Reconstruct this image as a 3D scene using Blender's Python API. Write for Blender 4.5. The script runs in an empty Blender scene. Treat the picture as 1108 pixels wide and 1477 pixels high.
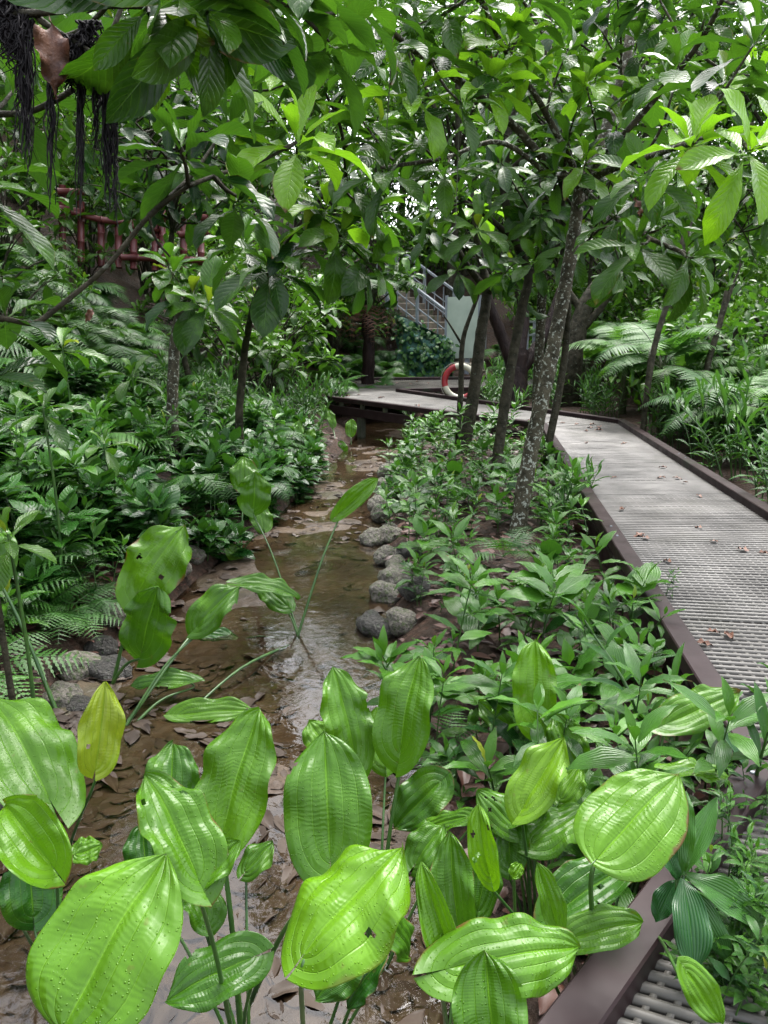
import bpy, math, random
import numpy as np
from mathutils import Vector, noise as mnoise
rng = np.random.default_rng(11); random.seed(11)
C = bpy.context.scene.collection
scene = bpy.context.scene
PI = math.pi
# ------------------------------------------------------------------ camera maths
F = 1109.0; CZ = 1.9; TH = math.radians(14.2)
FW = np.array([0, math.cos(TH), -math.sin(TH)]); UP = np.array([0, math.sin(TH), math.cos(TH)]); RT = np.array([1., 0, 0])
CAM = np.array([0, 0, CZ])
def ray(x, y): return RT*((x-554)/F) + UP*((738.5-y)/F) + FW
def P(x, y, d): return CAM + ray(x, y)*d                 # point at forward depth d
def PG(x, y, z):                                           # point on the level z
    r = ray(x, y); return CAM + r*((z-CZ)/r[2])
def depth(p): return float(np.dot(p-CAM, FW))
def nrm(v):
    v = np.asarray(v, float); l = np.linalg.norm(v); return v/l if l > 1e-9 else np.array([0, 0, 1.])
def sstep(t): t = np.clip(t, 0, 1); return t*t*(3-2*t)
# ------------------------------------------------------------------ terrain
def xl(y): return np.interp(y, [0, 2.5, 3.65, 4.6, 7, 9, 12.5, 16], [-2.1, -1.78, -1.62, -1.40, -1.02, -.86, -.60, -.3])
def xr(y): return np.interp(y, [0, 2.5, 3.65, 7, 9, 12.5, 16], [.2, .12, -.02, -.08, -.02, .30, .6])
def sz(y): return np.interp(y, [0, 6, 13, 15, 18, 60], [0, 0, -.28, -.25, .1, .1])
def gh(x, y):
    x = np.asarray(x, float); y = np.asarray(y, float)
    a, b, s = xl(y), xr(y), sz(y)
    tl = np.maximum(0, a-x); tr = np.maximum(0, x-b)
    zl = s + .13*sstep(tl/.22) + .30*tl + .09*np.maximum(0, tl-1.5)**2*np.exp(-np.maximum(0, tl-4)*.12)
    zl = np.minimum(zl, 9)
    zr = s*(1-sstep(tr/.5)) + .15*sstep(tr/.3) + .015*tr + .16*np.maximum(0, x-5.2)
    z = np.where(x < a, zl, np.where(x > b, zr, s))
    z = z + .36*np.maximum(0, y-19.6)*np.exp(-np.maximum(0, y-34)*.03)
    n = .025*np.sin(x*3.1+y*1.7)*np.sin(y*2.3-x*1.1) + .012*np.sin(x*9.7+1)*np.sin(y*8.3)
    ins = ((x > a-.1) & (x < b+.1))
    return z + n*np.where(ins, .75, 1.2)
def G(x, y): return float(gh(x, y))
def on(x, y, dz=0): return np.array([x, y, G(x, y)+dz])
# ------------------------------------------------------------------ mesh accumulation
class Acc:
    def __init__(s): s.V=[]; s.L=[]; s.N=[]; s.U=[]; s.R=[]; s.M=[]; s.n=0
    def add(s, v, f, uv=None, r=0.5, mi=0):
        v = np.asarray(v, float); f = np.asarray(f, int)
        s.V.append(v); s.L.append((f+s.n).ravel()); s.N.append(np.full(len(f), f.shape[1]))
        s.U.append(np.zeros((len(v), 2)) if uv is None else uv)
        s.R.append(np.full(len(v), r) if np.isscalar(r) else r); s.M.append(np.full(len(f), mi)); s.n += len(v)
    def mesh(s, name, mats, smooth=True):
        me = bpy.data.meshes.new(name)
        V = np.concatenate(s.V); L = np.concatenate(s.L); N = np.concatenate(s.N); U = np.concatenate(s.U)
        me.vertices.add(len(V)); me.vertices.foreach_set('co', V.astype(np.float32).ravel())
        me.loops.add(len(L)); me.loops.foreach_set('vertex_index', L.astype(np.int32))
        me.polygons.add(len(N)); st = np.concatenate([[0], np.cumsum(N)[:-1]])
        me.polygons.foreach_set('loop_start', st.astype(np.int32))
        me.polygons.foreach_set('material_index', np.concatenate(s.M).astype(np.int32))
        me.polygons.foreach_set('use_smooth', np.full(len(N), smooth))
        uvl = me.uv_layers.new(name='UVMap'); uvl.data.foreach_set('uv', U[L].astype(np.float32).ravel())
        at = me.attributes.new('rnd', 'FLOAT', 'POINT'); at.data.foreach_set('value', np.concatenate(s.R).astype(np.float32))
        for m in (mats if isinstance(mats, (list, tuple)) else [mats]): me.materials.append(m)
        me.update(calc_edges=True); me.validate(); return me
    def build(s, name, mats, parent=None, smooth=True):
        o = bpy.data.objects.new(name, s.mesh(name, mats, smooth)); C.objects.link(o)
        if parent is not None: o.parent = parent; o.location = -Vector(parent.location) if parent.rotation_euler.z == 0 else (0,0,0)
        return o
def tag(o, label, cat, group=None, kind=None):
    o['label'] = label; o['category'] = cat
    if group: o['group'] = group
    if kind: o['kind'] = kind
    return o
def structure(o): o['kind'] = 'structure'; return o
def thing(name, loc, label, cat, group=None):
    o = bpy.data.objects.new(name, None); C.objects.link(o); o.location = Vector(loc); o.empty_display_size = .1
    return tag(o, label, cat, group)
def copies(name, me, loc, rz, sc, label, cat, group, tilt=0):
    o = bpy.data.objects.new(name, me); C.objects.link(o); o.location = Vector(loc)
    o.rotation_euler = (random.uniform(-tilt, tilt), random.uniform(-tilt, tilt), rz); o.scale = (sc, sc, sc)
    return tag(o, label, cat, group)
# ------------------------------------------------------------------ shapes
def catmull(pts, m):
    p = np.asarray(pts, float)
    if len(p) < 3: t = np.linspace(0, 1, m*max(1, len(p)-1)+1)[:, None]; return p[0]*(1-t)+p[-1]*t
    q = np.vstack([2*p[0]-p[1], p, 2*p[-1]-p[-2]]); out = []
    for i in range(1, len(q)-2):
        t = np.linspace(0, 1, m, endpoint=False)[:, None]
        a, b, c, d = q[i-1], q[i], q[i+1], q[i+2]
        out.append(.5*((2*b)+(c-a)*t+(2*a-5*b+4*c-d)*t**2+(3*b-a-3*c+d)*t**3))
    out.append(p[-1:]); return np.vstack(out)
def tube(acc, pts, rad, sides=8, sub=5, mi=0, rough=0., r=.5, cap=True):
    p = np.asarray(pts, float); rad = np.broadcast_to(np.asarray(rad, float), (len(p),))
    q = catmull(np.hstack([p, rad[:, None]]), sub); c = q[:, :3]; R = np.maximum(q[:, 3], 1e-4)
    T = np.gradient(c, axis=0); T /= np.maximum(np.linalg.norm(T, axis=1), 1e-9)[:, None]
    n = nrm(np.cross(T[0], [0.31, .9, .2])); rows = []
    ang = np.linspace(0, 2*PI, sides, endpoint=False); lens = np.concatenate([[0], np.cumsum(np.linalg.norm(np.diff(c, axis=0), axis=1))])
    for i in range(len(c)):
        n = nrm(n - T[i]*np.dot(n, T[i])); b = np.cross(T[i], n)
        rr = R[i]*(1 + (rough*rng.normal(size=sides) if rough else 0))
        rows.append(c[i] + (np.cos(ang)*rr)[:, None]*n + (np.sin(ang)*rr)[:, None]*b)
    V = np.vstack(rows); k = len(c); f = []
    i, j = np.meshgrid(np.arange(k-1), np.arange(sides), indexing='ij'); j2 = (j+1) % sides
    f = np.stack([i*sides+j, i*sides+j2, (i+1)*sides+j2, (i+1)*sides+j], -1).reshape(-1, 4)
    uv = np.stack([np.tile(ang/(2*PI), k), np.repeat(lens, sides)], -1)
    acc.add(V, f, uv, r, mi)
    if cap:
        for e, row in ((0, rows[0]), (1, rows[-1])):
            V2 = np.vstack([row, row.mean(0)]); fi = [[(a+1) % sides, a, sides] if e == 0 else [a, (a+1) % sides, sides] for a in range(sides)]
            acc.add(V2, fi, None, r, mi)
def box(acc, o, X, Y, Z, mi=0, r=.5):
    """box spanned from the middle o by half vectors"""
    o, X, Y, Z = (np.asarray(a, float) for a in (o, X, Y, Z))
    V = [o+sx*X+sy*Y+sz_*Z for sz_ in (-1, 1) for sy in (-1, 1) for sx in (-1, 1)]
    f = [[0, 2, 3, 1], [4, 5, 7, 6], [0, 1, 5, 4], [2, 6, 7, 3], [0, 4, 6, 2], [1, 3, 7, 5]]
    acc.add(V, f, None, r, mi)
def beam(acc, a, b, w, h, mi=0, r=.5, bev=.006):
    """bevelled bar from a to b (middle of its top edge line), width w, hanging down h"""
    a = np.asarray(a, float); b = np.asarray(b, float); T = nrm(b-a); S = nrm(np.cross(T, [0, 0, 1])); N = np.cross(S, T)
    pr = [(-w/2, -h), (w/2, -h), (w/2, -bev), (w/2-bev, 0), (-w/2+bev, 0), (-w/2, -bev)]
    V = [p+S*x+N*z for p in (a, b) for x, z in pr]; k = len(pr)
    acc.add(V, [[i, (i+1) % k, k+(i+1) % k, k+i] for i in range(k)], None, r, mi)
    acc.add([V[i] for i in range(k)], [list(range(k))[::-1]], None, r, mi); acc.add([V[k+i] for i in range(k)], [list(range(k))], None, r, mi)
PROF = dict(
 obov=[(0,.05),(.08,.07),(.15,.2),(.32,.6),(.5,.88),(.64,1),(.78,.9),(.88,.6),(.95,.25),(1,.01)],
 lance=[(0,.06),(.07,.12),(.15,.5),(.28,.88),(.42,1),(.6,.86),(.78,.52),(.92,.18),(1,.01)],
 ovate=[(0,.06),(.1,.1),(.16,.55),(.26,.9),(.38,1),(.55,.92),(.72,.66),(.86,.34),(.95,.12),(1,.01)],
 hero=[(0,.02),(.012,.22),(.03,.42),(.06,.62),(.12,.83),(.22,.97),(.36,1),(.55,.97),(.70,.83),(.84,.56),(.93,.28),(1,.01)],
 strap=[(0,.15),(.1,.4),(.3,.85),(.5,1),(.7,.85),(.88,.42),(1,.01)])
def prof(kind, v):
    k = np.array(PROF[kind]); c = catmull(k, 12); return np.maximum(np.interp(v, c[:, 0], c[:, 1]), .005)
def leaf_tpl(kind, nu=4, nv=8, W=.36, fold=.25, curl=.6, wave=.06, freq=3.5, droop=0., lobe=0., twist=0., ph=None, chord=False, asym=0., quilt=0.):
    ph = rng.uniform(0, 6.28) if ph is None else ph
    v = np.linspace(0, 1, nv+1)**(1.5 if kind == 'hero' else 1.); u = np.linspace(-1, 1, nu+1)
    a = curl*v**1.4 - curl*.15; ds = np.diff(v)
    cy = np.concatenate([[0], np.cumsum(np.cos(a[:-1])*ds)]); cz = np.concatenate([[0], np.cumsum(-np.sin(a[:-1])*ds)])
    w = W/2*prof(kind, v)
    U, I = np.meshgrid(u, np.arange(nv+1)); vv = v[I]; ww = w[I]*(1+asym*np.sign(U)*.5)
    au = np.abs(U); x = U*ww*np.cos(fold*au); nz = ww*(fold*au - droop*au**2) + wave*W*au**2*np.sin(freq*2*PI*vv+ph+U*1.3)
    if quilt:
        env = np.clip(vv*6, 0, 1)*np.clip((1-vv)*5, 0, 1); nz = nz + quilt*W*env*(np.abs(np.sin(1.5*PI*U*2))*.38 - .5*np.exp(-(U/.05)**2))
        k1, k2, k3 = rng.uniform(0, 6.28, 3)
        nz = nz + quilt*W*1.25*env*(np.sin(4.*U+k1+3*vv)*np.sin(6*vv+k2)+.38*np.sin(23*vv+7*au+k3+2*np.sin(5*vv+k1))*au**.5)
    if twist: x, nz = x*np.cos(twist*(vv-.3))-nz*np.sin(twist*(vv-.3)), x*np.sin(twist*(vv-.3))+nz*np.cos(twist*(vv-.3))
    ca, sa = np.cos(a)[I], np.sin(a)[I]
    y = cy[I] + nz*sa - (lobe*au**1.5*np.clip(1-vv/.3, 0, 1)**1.5 if lobe else 0); z = cz[I] + nz*ca
    V = np.stack([x, y, z], -1).reshape(-1, 3)
    i, j = np.meshgrid(np.arange(nv), np.arange(nu), indexing='ij'); m = nu+1
    f = np.stack([i*m+j, i*m+j+1, (i+1)*m+j+1, (i+1)*m+j], -1).reshape(-1, 4)
    uv = np.stack([U*.5+.5, vv], -1).reshape(-1, 2)
    if chord:                                             # base at 0, tip at (0,1,0)
        t = np.array([0, cy[-1], cz[-1]]); an = math.atan2(t[2], t[1]); s = np.linalg.norm(t); c_, s_ = math.cos(-an), math.sin(-an)
        V = np.stack([V[:, 0], V[:, 1]*c_-V[:, 2]*s_, V[:, 1]*s_+V[:, 2]*c_], -1)/s
    return V, f, uv
def place(acc, tpl, o, d, up, s, r=.5, ws=1., mi=0):
    V, f, uv = tpl; Y = nrm(d); Z = np.asarray(up, float); Z = Z-Y*np.dot(Z, Y)
    if np.linalg.norm(Z) < 1e-3: Z = np.cross(Y, [1, 0, 0.1])
    Z = nrm(Z); X = np.cross(Y, Z)
    acc.add(o + s*(V[:, :1]*ws*X + V[:, 1:2]*Y + V[:, 2:]*Z), f, uv, r, mi)
TREE = [leaf_tpl('obov', 4, 9, W=rng.uniform(.33, .42), fold=rng.uniform(.2, .55), curl=rng.uniform(.3, 1.3), wave=rng.uniform(.03, .12), freq=rng.uniform(2, 4.5), twist=rng.uniform(-.5, .5)) for _ in range(12)]
LANCE = [leaf_tpl('lance', 4, 7, W=rng.uniform(.26, .36), fold=rng.uniform(.2, .5), curl=rng.uniform(.3, 1.2), wave=.05, twist=rng.uniform(-.4, .4)) for _ in range(8)]
OVATE = [leaf_tpl('ovate', 4, 7, W=rng.uniform(.48, .6), fold=rng.uniform(.1, .4), curl=rng.uniform(.2, .9), wave=.05, droop=.1) for _ in range(8)]
STRAP = [leaf_tpl('strap', 4, 9, W=rng.uniform(.15, .21), fold=rng.uniform(.3, .6), curl=rng.uniform(.4, 1.4), wave=.05, twist=rng.uniform(-.6, .6)) for _ in range(8)]
TINY = [leaf_tpl('lance', 2, 3, W=.45, fold=.3, curl=.6, wave=0) for _ in range(4)]
def pick(a): return a[int(rng.integers(len(a)))]
def perp(ax):
    a = nrm(np.cross(ax, [.3, .2, 1] if abs(ax[2]) < .9 else [1, 0, 0])); return a, np.cross(ax, a)
def rosette(acc, o, axis, n, L, lo=.35, hi=1.75, tpl=TREE, droop=.38, young=.75, old=.2, mi=0):
    ax = nrm(axis); a, b = perp(ax); t0 = rng.uniform(0, 6.28)
    for i in range(n):
        t = i/max(1, n-1); ph = t0+i*2.399+rng.normal()*.15; e = lo+(hi-lo)*t**.8+rng.normal()*.12
        d = ax*math.cos(e)+(a*math.cos(ph)+b*math.sin(ph))*math.sin(e); d[2] -= droop*t
        s = L*(.55+.5*min(1, t*1.8))*rng.uniform(.82, 1.12)
        up = ax*.8+np.array([0, 0, .7])+rng.normal(size=3)*.12
        r = young+(old-young)*min(1, t*1.6)+rng.normal()*.13
        place(acc, pick(tpl), o-ax*.05*t+d*.01, d, up, s, float(np.clip(r, 0, 1)), rng.uniform(.85, 1.12), mi)
# fern frond
def pinna(nt=9, W=.22, curl=.35):
    v = np.linspace(0, 1, 2*nt+1); w = W/2*(1-v**1.6)*np.minimum(1, v*9+.5)
    w = w*np.where(np.arange(2*nt+1) % 2 == 0, .34, 1.)
    y = v.copy(); y2 = v+np.where(np.arange(2*nt+1) % 2 == 1, .035, 0); z = -curl*.4*v**2
    V = np.concatenate([np.stack([-w, y2, z-.25*w], -1), np.stack([0*v, y, z], -1), np.stack([w, y2, z-.25*w], -1)]); k = len(v)
    f = [[i, i+k, i+k+1, i+1] for i in range(k-1)]+[[i+k, i+2*k, i+2*k+1, i+k+1] for i in range(k-1)]
    uv = np.concatenate([np.stack([0*v, v], -1), np.stack([0*v+.5, v], -1), np.stack([0*v+1, v], -1)])
    return V, np.array(f), uv
PINNA = pinna(); PINNAS = pinna(5)
def frond(acc, o, d, L, arch=1.1, n=18, wid=.42, tpl=PINNA, r=.5, stem=.2, mi=0, smi=1, tr=.006):
    az = nrm([d[0], d[1], 0]); e0 = math.atan2(d[2], math.hypot(d[0], d[1])); k = n+6; pts = [np.array(o, float)]
    for i in range(k):
        e = e0-arch*((i+1)/k)**1.2; pts.append(pts[-1]+(az*math.cos(e)+np.array([0, 0, math.sin(e)]))*L/k)
    pts = np.array(pts); tube(acc, pts[::3] if len(pts) % 3 == 1 else np.vstack([pts[::3], pts[-1:]]), np.linspace(tr, tr*.3, len(pts[::3]) + (0 if len(pts) % 3 == 1 else 1)), 4, 2, smi, cap=False)
    S = nrm(np.cross(az, [0, 0, 1]))
    for i in range(n):
        t = stem+(1-stem)*(i+.5)/n; q = t*k; j = min(int(q), k-1); p = pts[j]+(pts[j+1]-pts[j])*(q-j); T = nrm(pts[j+1]-pts[j]); N = np.cross(S, T)
        q_ = (t-stem)/(1-stem); l = L*wid*(min(1, .55+q_*2.2))*(1-q_**1.7)+.02*L
        for sgn in (-1, 1):
            place(acc, tpl, p, S*sgn+T*.35-N*.12+rng.normal(size=3)*.04, N+rng.normal(size=3)*.1, l*rng.uniform(.9, 1.08), float(np.clip(r+rng.normal()*.08, 0, 1)), 1., mi)
# ------------------------------------------------------------------ materials
def mat(name):
    m = bpy.data.materials.new(name); m.use_nodes = True; nt = m.node_tree
    for n in list(nt.nodes): nt.nodes.remove(n)
    out = nt.nodes.new('ShaderNodeOutputMaterial'); return m, nt, out
def nd(nt, t, ins=None, **kw):
    n = nt.nodes.new('ShaderNode'+t)
    for k, v in kw.items(): setattr(n, k, v)
    for k, v in (ins or {}).items():
        if hasattr(v, 'is_output') or isinstance(v, bpy.types.NodeSocket): nt.links.new(v, n.inputs[k])
        else: n.inputs[k].default_value = v
    return n
def mth(nt, op, a, b=0., clamp=False): return nd(nt, 'Math', {0: a, 1: b}, operation=op, use_clamp=clamp).outputs[0]
def rampv(nt, v, a, b, lo=0., hi=1.): return nd(nt, 'MapRange', {'Value': v, 'From Min': a, 'From Max': b, 'To Min': lo, 'To Max': hi}).outputs[0]
def mixc(nt, f, a, b, bt='MIX'):
    n = nd(nt, 'Mix', None, data_type='RGBA', blend_type=bt); s = [i for i in n.inputs if i.enabled or True]
    for i, v in ((0, f), (6, a), (7, b)):
        if isinstance(v, bpy.types.NodeSocket): nt.links.new(v, n.inputs[i])
        else: n.inputs[i].default_value = v if i == 0 else (*v[:3], 1)
    return n.outputs[2]
def noise(nt, scale, detail=4, co=None, rough=.55, dist=0.):
    n = nd(nt, 'TexNoise', {'Scale': scale, 'Detail': detail, 'Roughness': rough, 'Distortion': dist})
    if co is not None: nt.links.new(co, n.inputs['Vector'])
    return n.outputs[0]
def leaf_mat(name, dark, light, under, vein='pinnate', nv=9, k=2.2, rough=.32, tr=.28, bump=.6, ripple=0., drops=False, vcol=.45, yellow=True, spots=0., bdist=.004, spec=.5, edge=False):
    m, nt, out = mat(name)
    uv = nd(nt, 'UVMap').outputs[0]; sp = nd(nt, 'SeparateXYZ', {0: uv}); u, v = sp.outputs[0], sp.outputs[1]
    un = mth(nt, 'MULTIPLY', mth(nt, 'ABSOLUTE', mth(nt, 'SUBTRACT', u, .5)), 2.)
    rnd = nd(nt, 'Attribute', None, attribute_name='rnd').outputs['Fac']
    orn = nd(nt, 'ObjectInfo').outputs['Random']
    obj = nd(nt, 'TexCoord').outputs['Object']
    if vein == 'pinnate': t = mth(nt, 'SUBTRACT', mth(nt, 'MULTIPLY', v, nv), mth(nt, 'MULTIPLY', un, k)); wd = .11
    elif vein == 'arc': t = mth(nt, 'MULTIPLY', un, nv); wd = .055
    else: t = mth(nt, 'MULTIPLY', un, nv); wd = .3
    line = rampv(nt, mth(nt, 'PINGPONG', t, .5), 0., wd, 1., 0.)
    mid = rampv(nt, un, 0., .038, 1., 0.)
    vm = mth(nt, 'MAXIMUM', mid, mth(nt, 'MULTIPLY', line, .45))
    rr = mth(nt, 'ADD', mth(nt, 'MULTIPLY', rnd, .8), mth(nt, 'MULTIPLY', mth(nt, 'SUBTRACT', orn, .3), .35), True)
    n1 = noise(nt, 7., 3, obj)
    col = mixc(nt, rr, dark, light)
    col = mixc(nt, rampv(nt, n1, .3, .75, 0., .4), col, tuple(c*.55 for c in dark))
    if yellow:
        col = mixc(nt, mth(nt, 'MULTIPLY', rampv(nt, rnd, .93, 1.), .6), col, (.30, .30, .03))
    vc = tuple(min(1, c*1.6+.03) for c in light)
    col = mixc(nt, mth(nt, 'MULTIPLY', vm, vcol), col, vc)
    if spots:
        s = noise(nt, 38., 2, obj); col = mixc(nt, rampv(nt, s, .70, .74, 0., spots), col, (.10, .07, .02))
    if edge:                                                # browned, torn margins on some leaves
        e = mth(nt, 'ADD', mth(nt, 'MAXIMUM', un, mth(nt, 'MULTIPLY', v, 1.0)), mth(nt, 'MULTIPLY', mth(nt, 'SUBTRACT', noise(nt, 16., 3, obj), .5), .5))
        sel = rampv(nt, mth(nt, 'FRACT', mth(nt, 'MULTIPLY', mth(nt, 'ADD', rnd, orn), 7.3)), .62, .7)
        col = mixc(nt, mth(nt, 'MULTIPLY', rampv(nt, e, .97, 1.04), sel), col, (.09, .055, .015))
        dn = noise(nt, 4.5, 4, obj); col = mixc(nt, rampv(nt, dn, .56, .72, 0., .35), col, tuple(c*1.35+.005 for c in light))
    back = nd(nt, 'NewGeometry').outputs['Backfacing']
    colb = mixc(nt, back, col, mixc(nt, .6, col, under))
    h = mth(nt, 'MULTIPLY', vm, -1.)
    if ripple:
        nz = noise(nt, 14., 2, obj)
        w = mth(nt, 'SINE', mth(nt, 'ADD', mth(nt, 'ADD', mth(nt, 'MULTIPLY', v, 170.), mth(nt, 'MULTIPLY', nz, 34.)), mth(nt, 'MULTIPLY', un, 9.)))
        w = mth(nt, 'MULTIPLY', w, mth(nt, 'MULTIPLY', rampv(nt, noise(nt, 9., 2, obj), .35, .65), ripple))
        h = mth(nt, 'ADD', h, w)
        h = mth(nt, 'ADD', h, mth(nt, 'MULTIPLY', mth(nt, 'PINGPONG', t, .5), 1.2))
    else:
        h = mth(nt, 'ADD', h, mth(nt, 'MULTIPLY', mth(nt, 'PINGPONG', t, .5), .9))
    h = mth(nt, 'ADD', h, mth(nt, 'MULTIPLY', noise(nt, 30., 3, obj), .6))
    if drops:
        vo = nd(nt, 'TexVoronoi', {'Vector': obj, 'Scale': 190., 'Randomness': 1.})
        dr = rampv(nt, vo.outputs['Distance'], .12, .32, 1., 0.)
        keep = rampv(nt, nd(nt, 'SeparateXYZ', {0: vo.outputs['Color']}).outputs[0], .68, .7)
        h = mth(nt, 'ADD', h, mth(nt, 'MULTIPLY', mth(nt, 'MULTIPLY', dr, keep), .7))
    bp = nd(nt, 'Bump', {'Strength': bump, 'Distance': bdist, 'Height': h})
    ro = mth(nt, 'ADD', rampv(nt, noise(nt, 11., 3, obj), .3, .7, rough-.08, rough+.12), mth(nt, 'MULTIPLY', back, .22))
    pb = nd(nt, 'BsdfPrincipled', {'Base Color': colb, 'Roughness': ro, 'Normal': bp.outputs[0]})
    pb.inputs['Specular IOR Level'].default_value = spec
    tc = mixc(nt, 1., colb, (1.5, 1.55, .5), 'MULTIPLY')
    tl = nd(nt, 'BsdfTranslucent', {'Color': tc, 'Normal': bp.outputs[0]})
    mx = nd(nt, 'MixShader', {0: tr, 1: pb.outputs[0], 2: tl.outputs[0]})
    nt.links.new(mx.outputs[0], out.inputs[0]); return m
def simple(name, a, b, scale=8., rough=(.4, .7), bump=.4, bd=.01, detail=5, metal=0., coord='Object', third=None, tscale=3., rng3=(.55, .65), stretch=None, spec=.5):
    m, nt, out = mat(name); co = nd(nt, 'TexCoord').outputs[coord]
    if stretch: co = nd(nt, 'Mapping', {'Vector': co, 'Scale': stretch}).outputs[0]
    n = noise(nt, scale, detail, co); col = mixc(nt, rampv(nt, n, .32, .68), a, b)
    if third: col = mixc(nt, rampv(nt, noise(nt, tscale, 5, co, .6), *rng3), col, third)
    h = mth(nt, 'ADD', n, mth(nt, 'MULTIPLY', noise(nt, scale*5, 4, co), .35))
    bp = nd(nt, 'Bump', {'Strength': bump, 'Distance': bd, 'Height': h})
    pb = nd(nt, 'BsdfPrincipled', {'Base Color': col, 'Roughness': rampv(nt, noise(nt, scale*1.7, 3, co), .3, .7, *rough), 'Normal': bp.outputs[0], 'Metallic': metal})
    pb.inputs['Specular IOR Level'].default_value = spec
    nt.links.new(pb.outputs[0], out.inputs[0]); return m
M = {}
M['hero'] = leaf_mat('water_plant_leaf', (.014, .070, .005), (.112, .262, .006), (.09, .20, .025), 'arc', 3., rough=.29, tr=.25, bump=.7, ripple=.11, drops=True, vcol=.34, spots=.3, bdist=.003, spec=.33, edge=True)
M['tree'] = leaf_mat('tree_leaf', (.005, .028, .008), (.088, .220, .010), (.035, .095, .02), nv=11, k=2.6, rough=.27, tr=.31, bump=.5, vcol=.28, spots=.35, spec=.30, edge=True)
M['young'] = leaf_mat('young_tree_leaf', (.07, .18, .010), (.20, .40, .016), (.10, .22, .03), nv=11, k=2.6, rough=.27, tr=.40, bump=.5, vcol=.25, spots=.2, spec=.34, edge=True, yellow=False)
M['lance'] = leaf_mat('lance_leaf', (.010, .052, .010), (.085, .23, .018), (.04, .12, .025), 'par', 5, rough=.22, tr=.25, bump=.5, vcol=.2, bdist=.002, spec=.34, edge=True)
M['cover'] = leaf_mat('ground_cover_leaf', (.006, .036, .008), (.045, .15, .014), (.035, .10, .022), nv=7, k=1.8, rough=.24, tr=.2, bump=.7, vcol=.2, yellow=False, bdist=.003, spec=.26)
M['fern'] = leaf_mat('fern_leaf', (.008, .044, .010), (.065, .19, .020), (.04, .11, .025), nv=10, rough=.34, tr=.3, bump=.2, vcol=.25, yellow=False, spec=.3)
M['fernbright'] = leaf_mat('tree_fern_leaf', (.028, .10, .022), (.13, .27, .06), (.06, .16, .04), nv=10, rough=.40, tr=.32, bump=.2, vcol=.25, yellow=False, spec=.3)
M['ginger'] = leaf_mat('ginger_leaf', (.012, .065, .016), (.08, .21, .028), (.05, .13, .04), 'par', 6, rough=.23, tr=.26, bump=.4, vcol=.2, spec=.38)
M['far'] = leaf_mat('far_leaf', (.012, .055, .010), (.14, .30, .02), (.05, .13, .025), nv=6, rough=.32, tr=.36, bump=0.1, vcol=.1, spec=.3)
M['stem'] = simple('green_stem', (.015, .05, .01), (.05, .115, .02), 20, (.3, .45), .2, .002)
M['hstem'] = simple('water_plant_stalk', (.016, .055, .012), (.05, .12, .02), 14, (.25, .4), .2, .002, stretch=(1, 1, .2))
M['fstem'] = simple('fern_rachis', (.03, .025, .012), (.04, .06, .018), 20, (.4, .6), .2, .002)
M['bark'] = simple('lichen_bark', (.020, .019, .011), (.080, .072, .048), 13, (.55, .8), 1., .02, spec=.12, third=(.30, .32, .27), tscale=34., rng3=(.56, .62))
M['barkdark'] = simple('dark_bark', (.010, .010, .005), (.048, .043, .028), 14, (.5, .8), 1., .02, spec=.12, third=(.10, .11, .085), tscale=22., rng3=(.63, .68))
M['barkred'] = simple('red_bark', (.006, .0035, .0035), (.020, .012, .010), 14, (.4, .7), 1., .03, spec=.12, stretch=(1, 1, .35))
M['root'] = simple('aerial_root', (.002, .0015, .002), (.008, .006, .007), 30, (.6, .8), .4, .003, spec=.2)
M['dead'] = simple('dead_leaf', (.045, .014, .008), (.15, .06, .028), 24, (.45, .7), .8, .01)
M['brown'] = simple('brown_painted_steel', (.017, .0095, .010), (.033, .021, .022), 5, (.35, .55), .15, .003, third=(.022, .028, .018), tscale=2.5, rng3=(.58, .75), spec=.14)
M['post'] = simple('mossy_post', (.045, .050, .036), (.10, .11, .075), 7, (.5, .8), .5, .01)
M['grate'] = simple('fibreglass_grating', (.034, .032, .028), (.125, .118, .107), 2.2, (.35, .6), .25, .004, spec=.3, third=(.060, .058, .045), tscale=1.3, rng3=(.56, .75))
M['grey'] = simple('grey_painted_metal', (.16, .18, .20), (.24, .26, .28), 5, (.35, .5), .1, .003)
M['sign'] = simple('sign_panel', (.32, .38, .31), (.40, .46, .38), 3, (.4, .55), .05, .003)
M['stone'] = simple('step_stone', (.07, .055, .042), (.20, .17, .13), 5, (.5, .75), .6, .02, third=(.04, .06, .02), tscale=4.)
M['rock'] = simple('stream_rock', (.07, .062, .050), (.24, .215, .18), 7, (.35, .7), .9, .04, third=(.07, .10, .03), tscale=5., rng3=(.50, .62))
M['rockdark'] = simple('wet_dark_rock', (.022, .02, .019), (.075, .07, .06), 7, (.25, .5), .9, .04, third=(.035, .055, .02), tscale=4., rng3=(.56, .7))
M['teal'] = simple('mossy_face', (.008, .045, .032), (.03, .12, .085), 9, (.6, .8), .9, .05, third=(.01, .016, .008), tscale=8.)
M['bamboo'] = simple('red_brown_paint', (.070, .010, .011), (.125, .026, .026), 6, (.35, .55), .3, .006)
M['bred'] = simple('red_float', (.20, .008, .014), (.30, .022, .028), 6, (.35, .5), .1, .003)
M['bwhite'] = simple('white_float', (.36, .36, .27), (.48, .47, .37), 6, (.35, .5), .1, .003)
M['rope'] = simple('rope', (.2, .19, .15), (.32, .3, .25), 30, (.6, .8), .4, .002)
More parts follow.
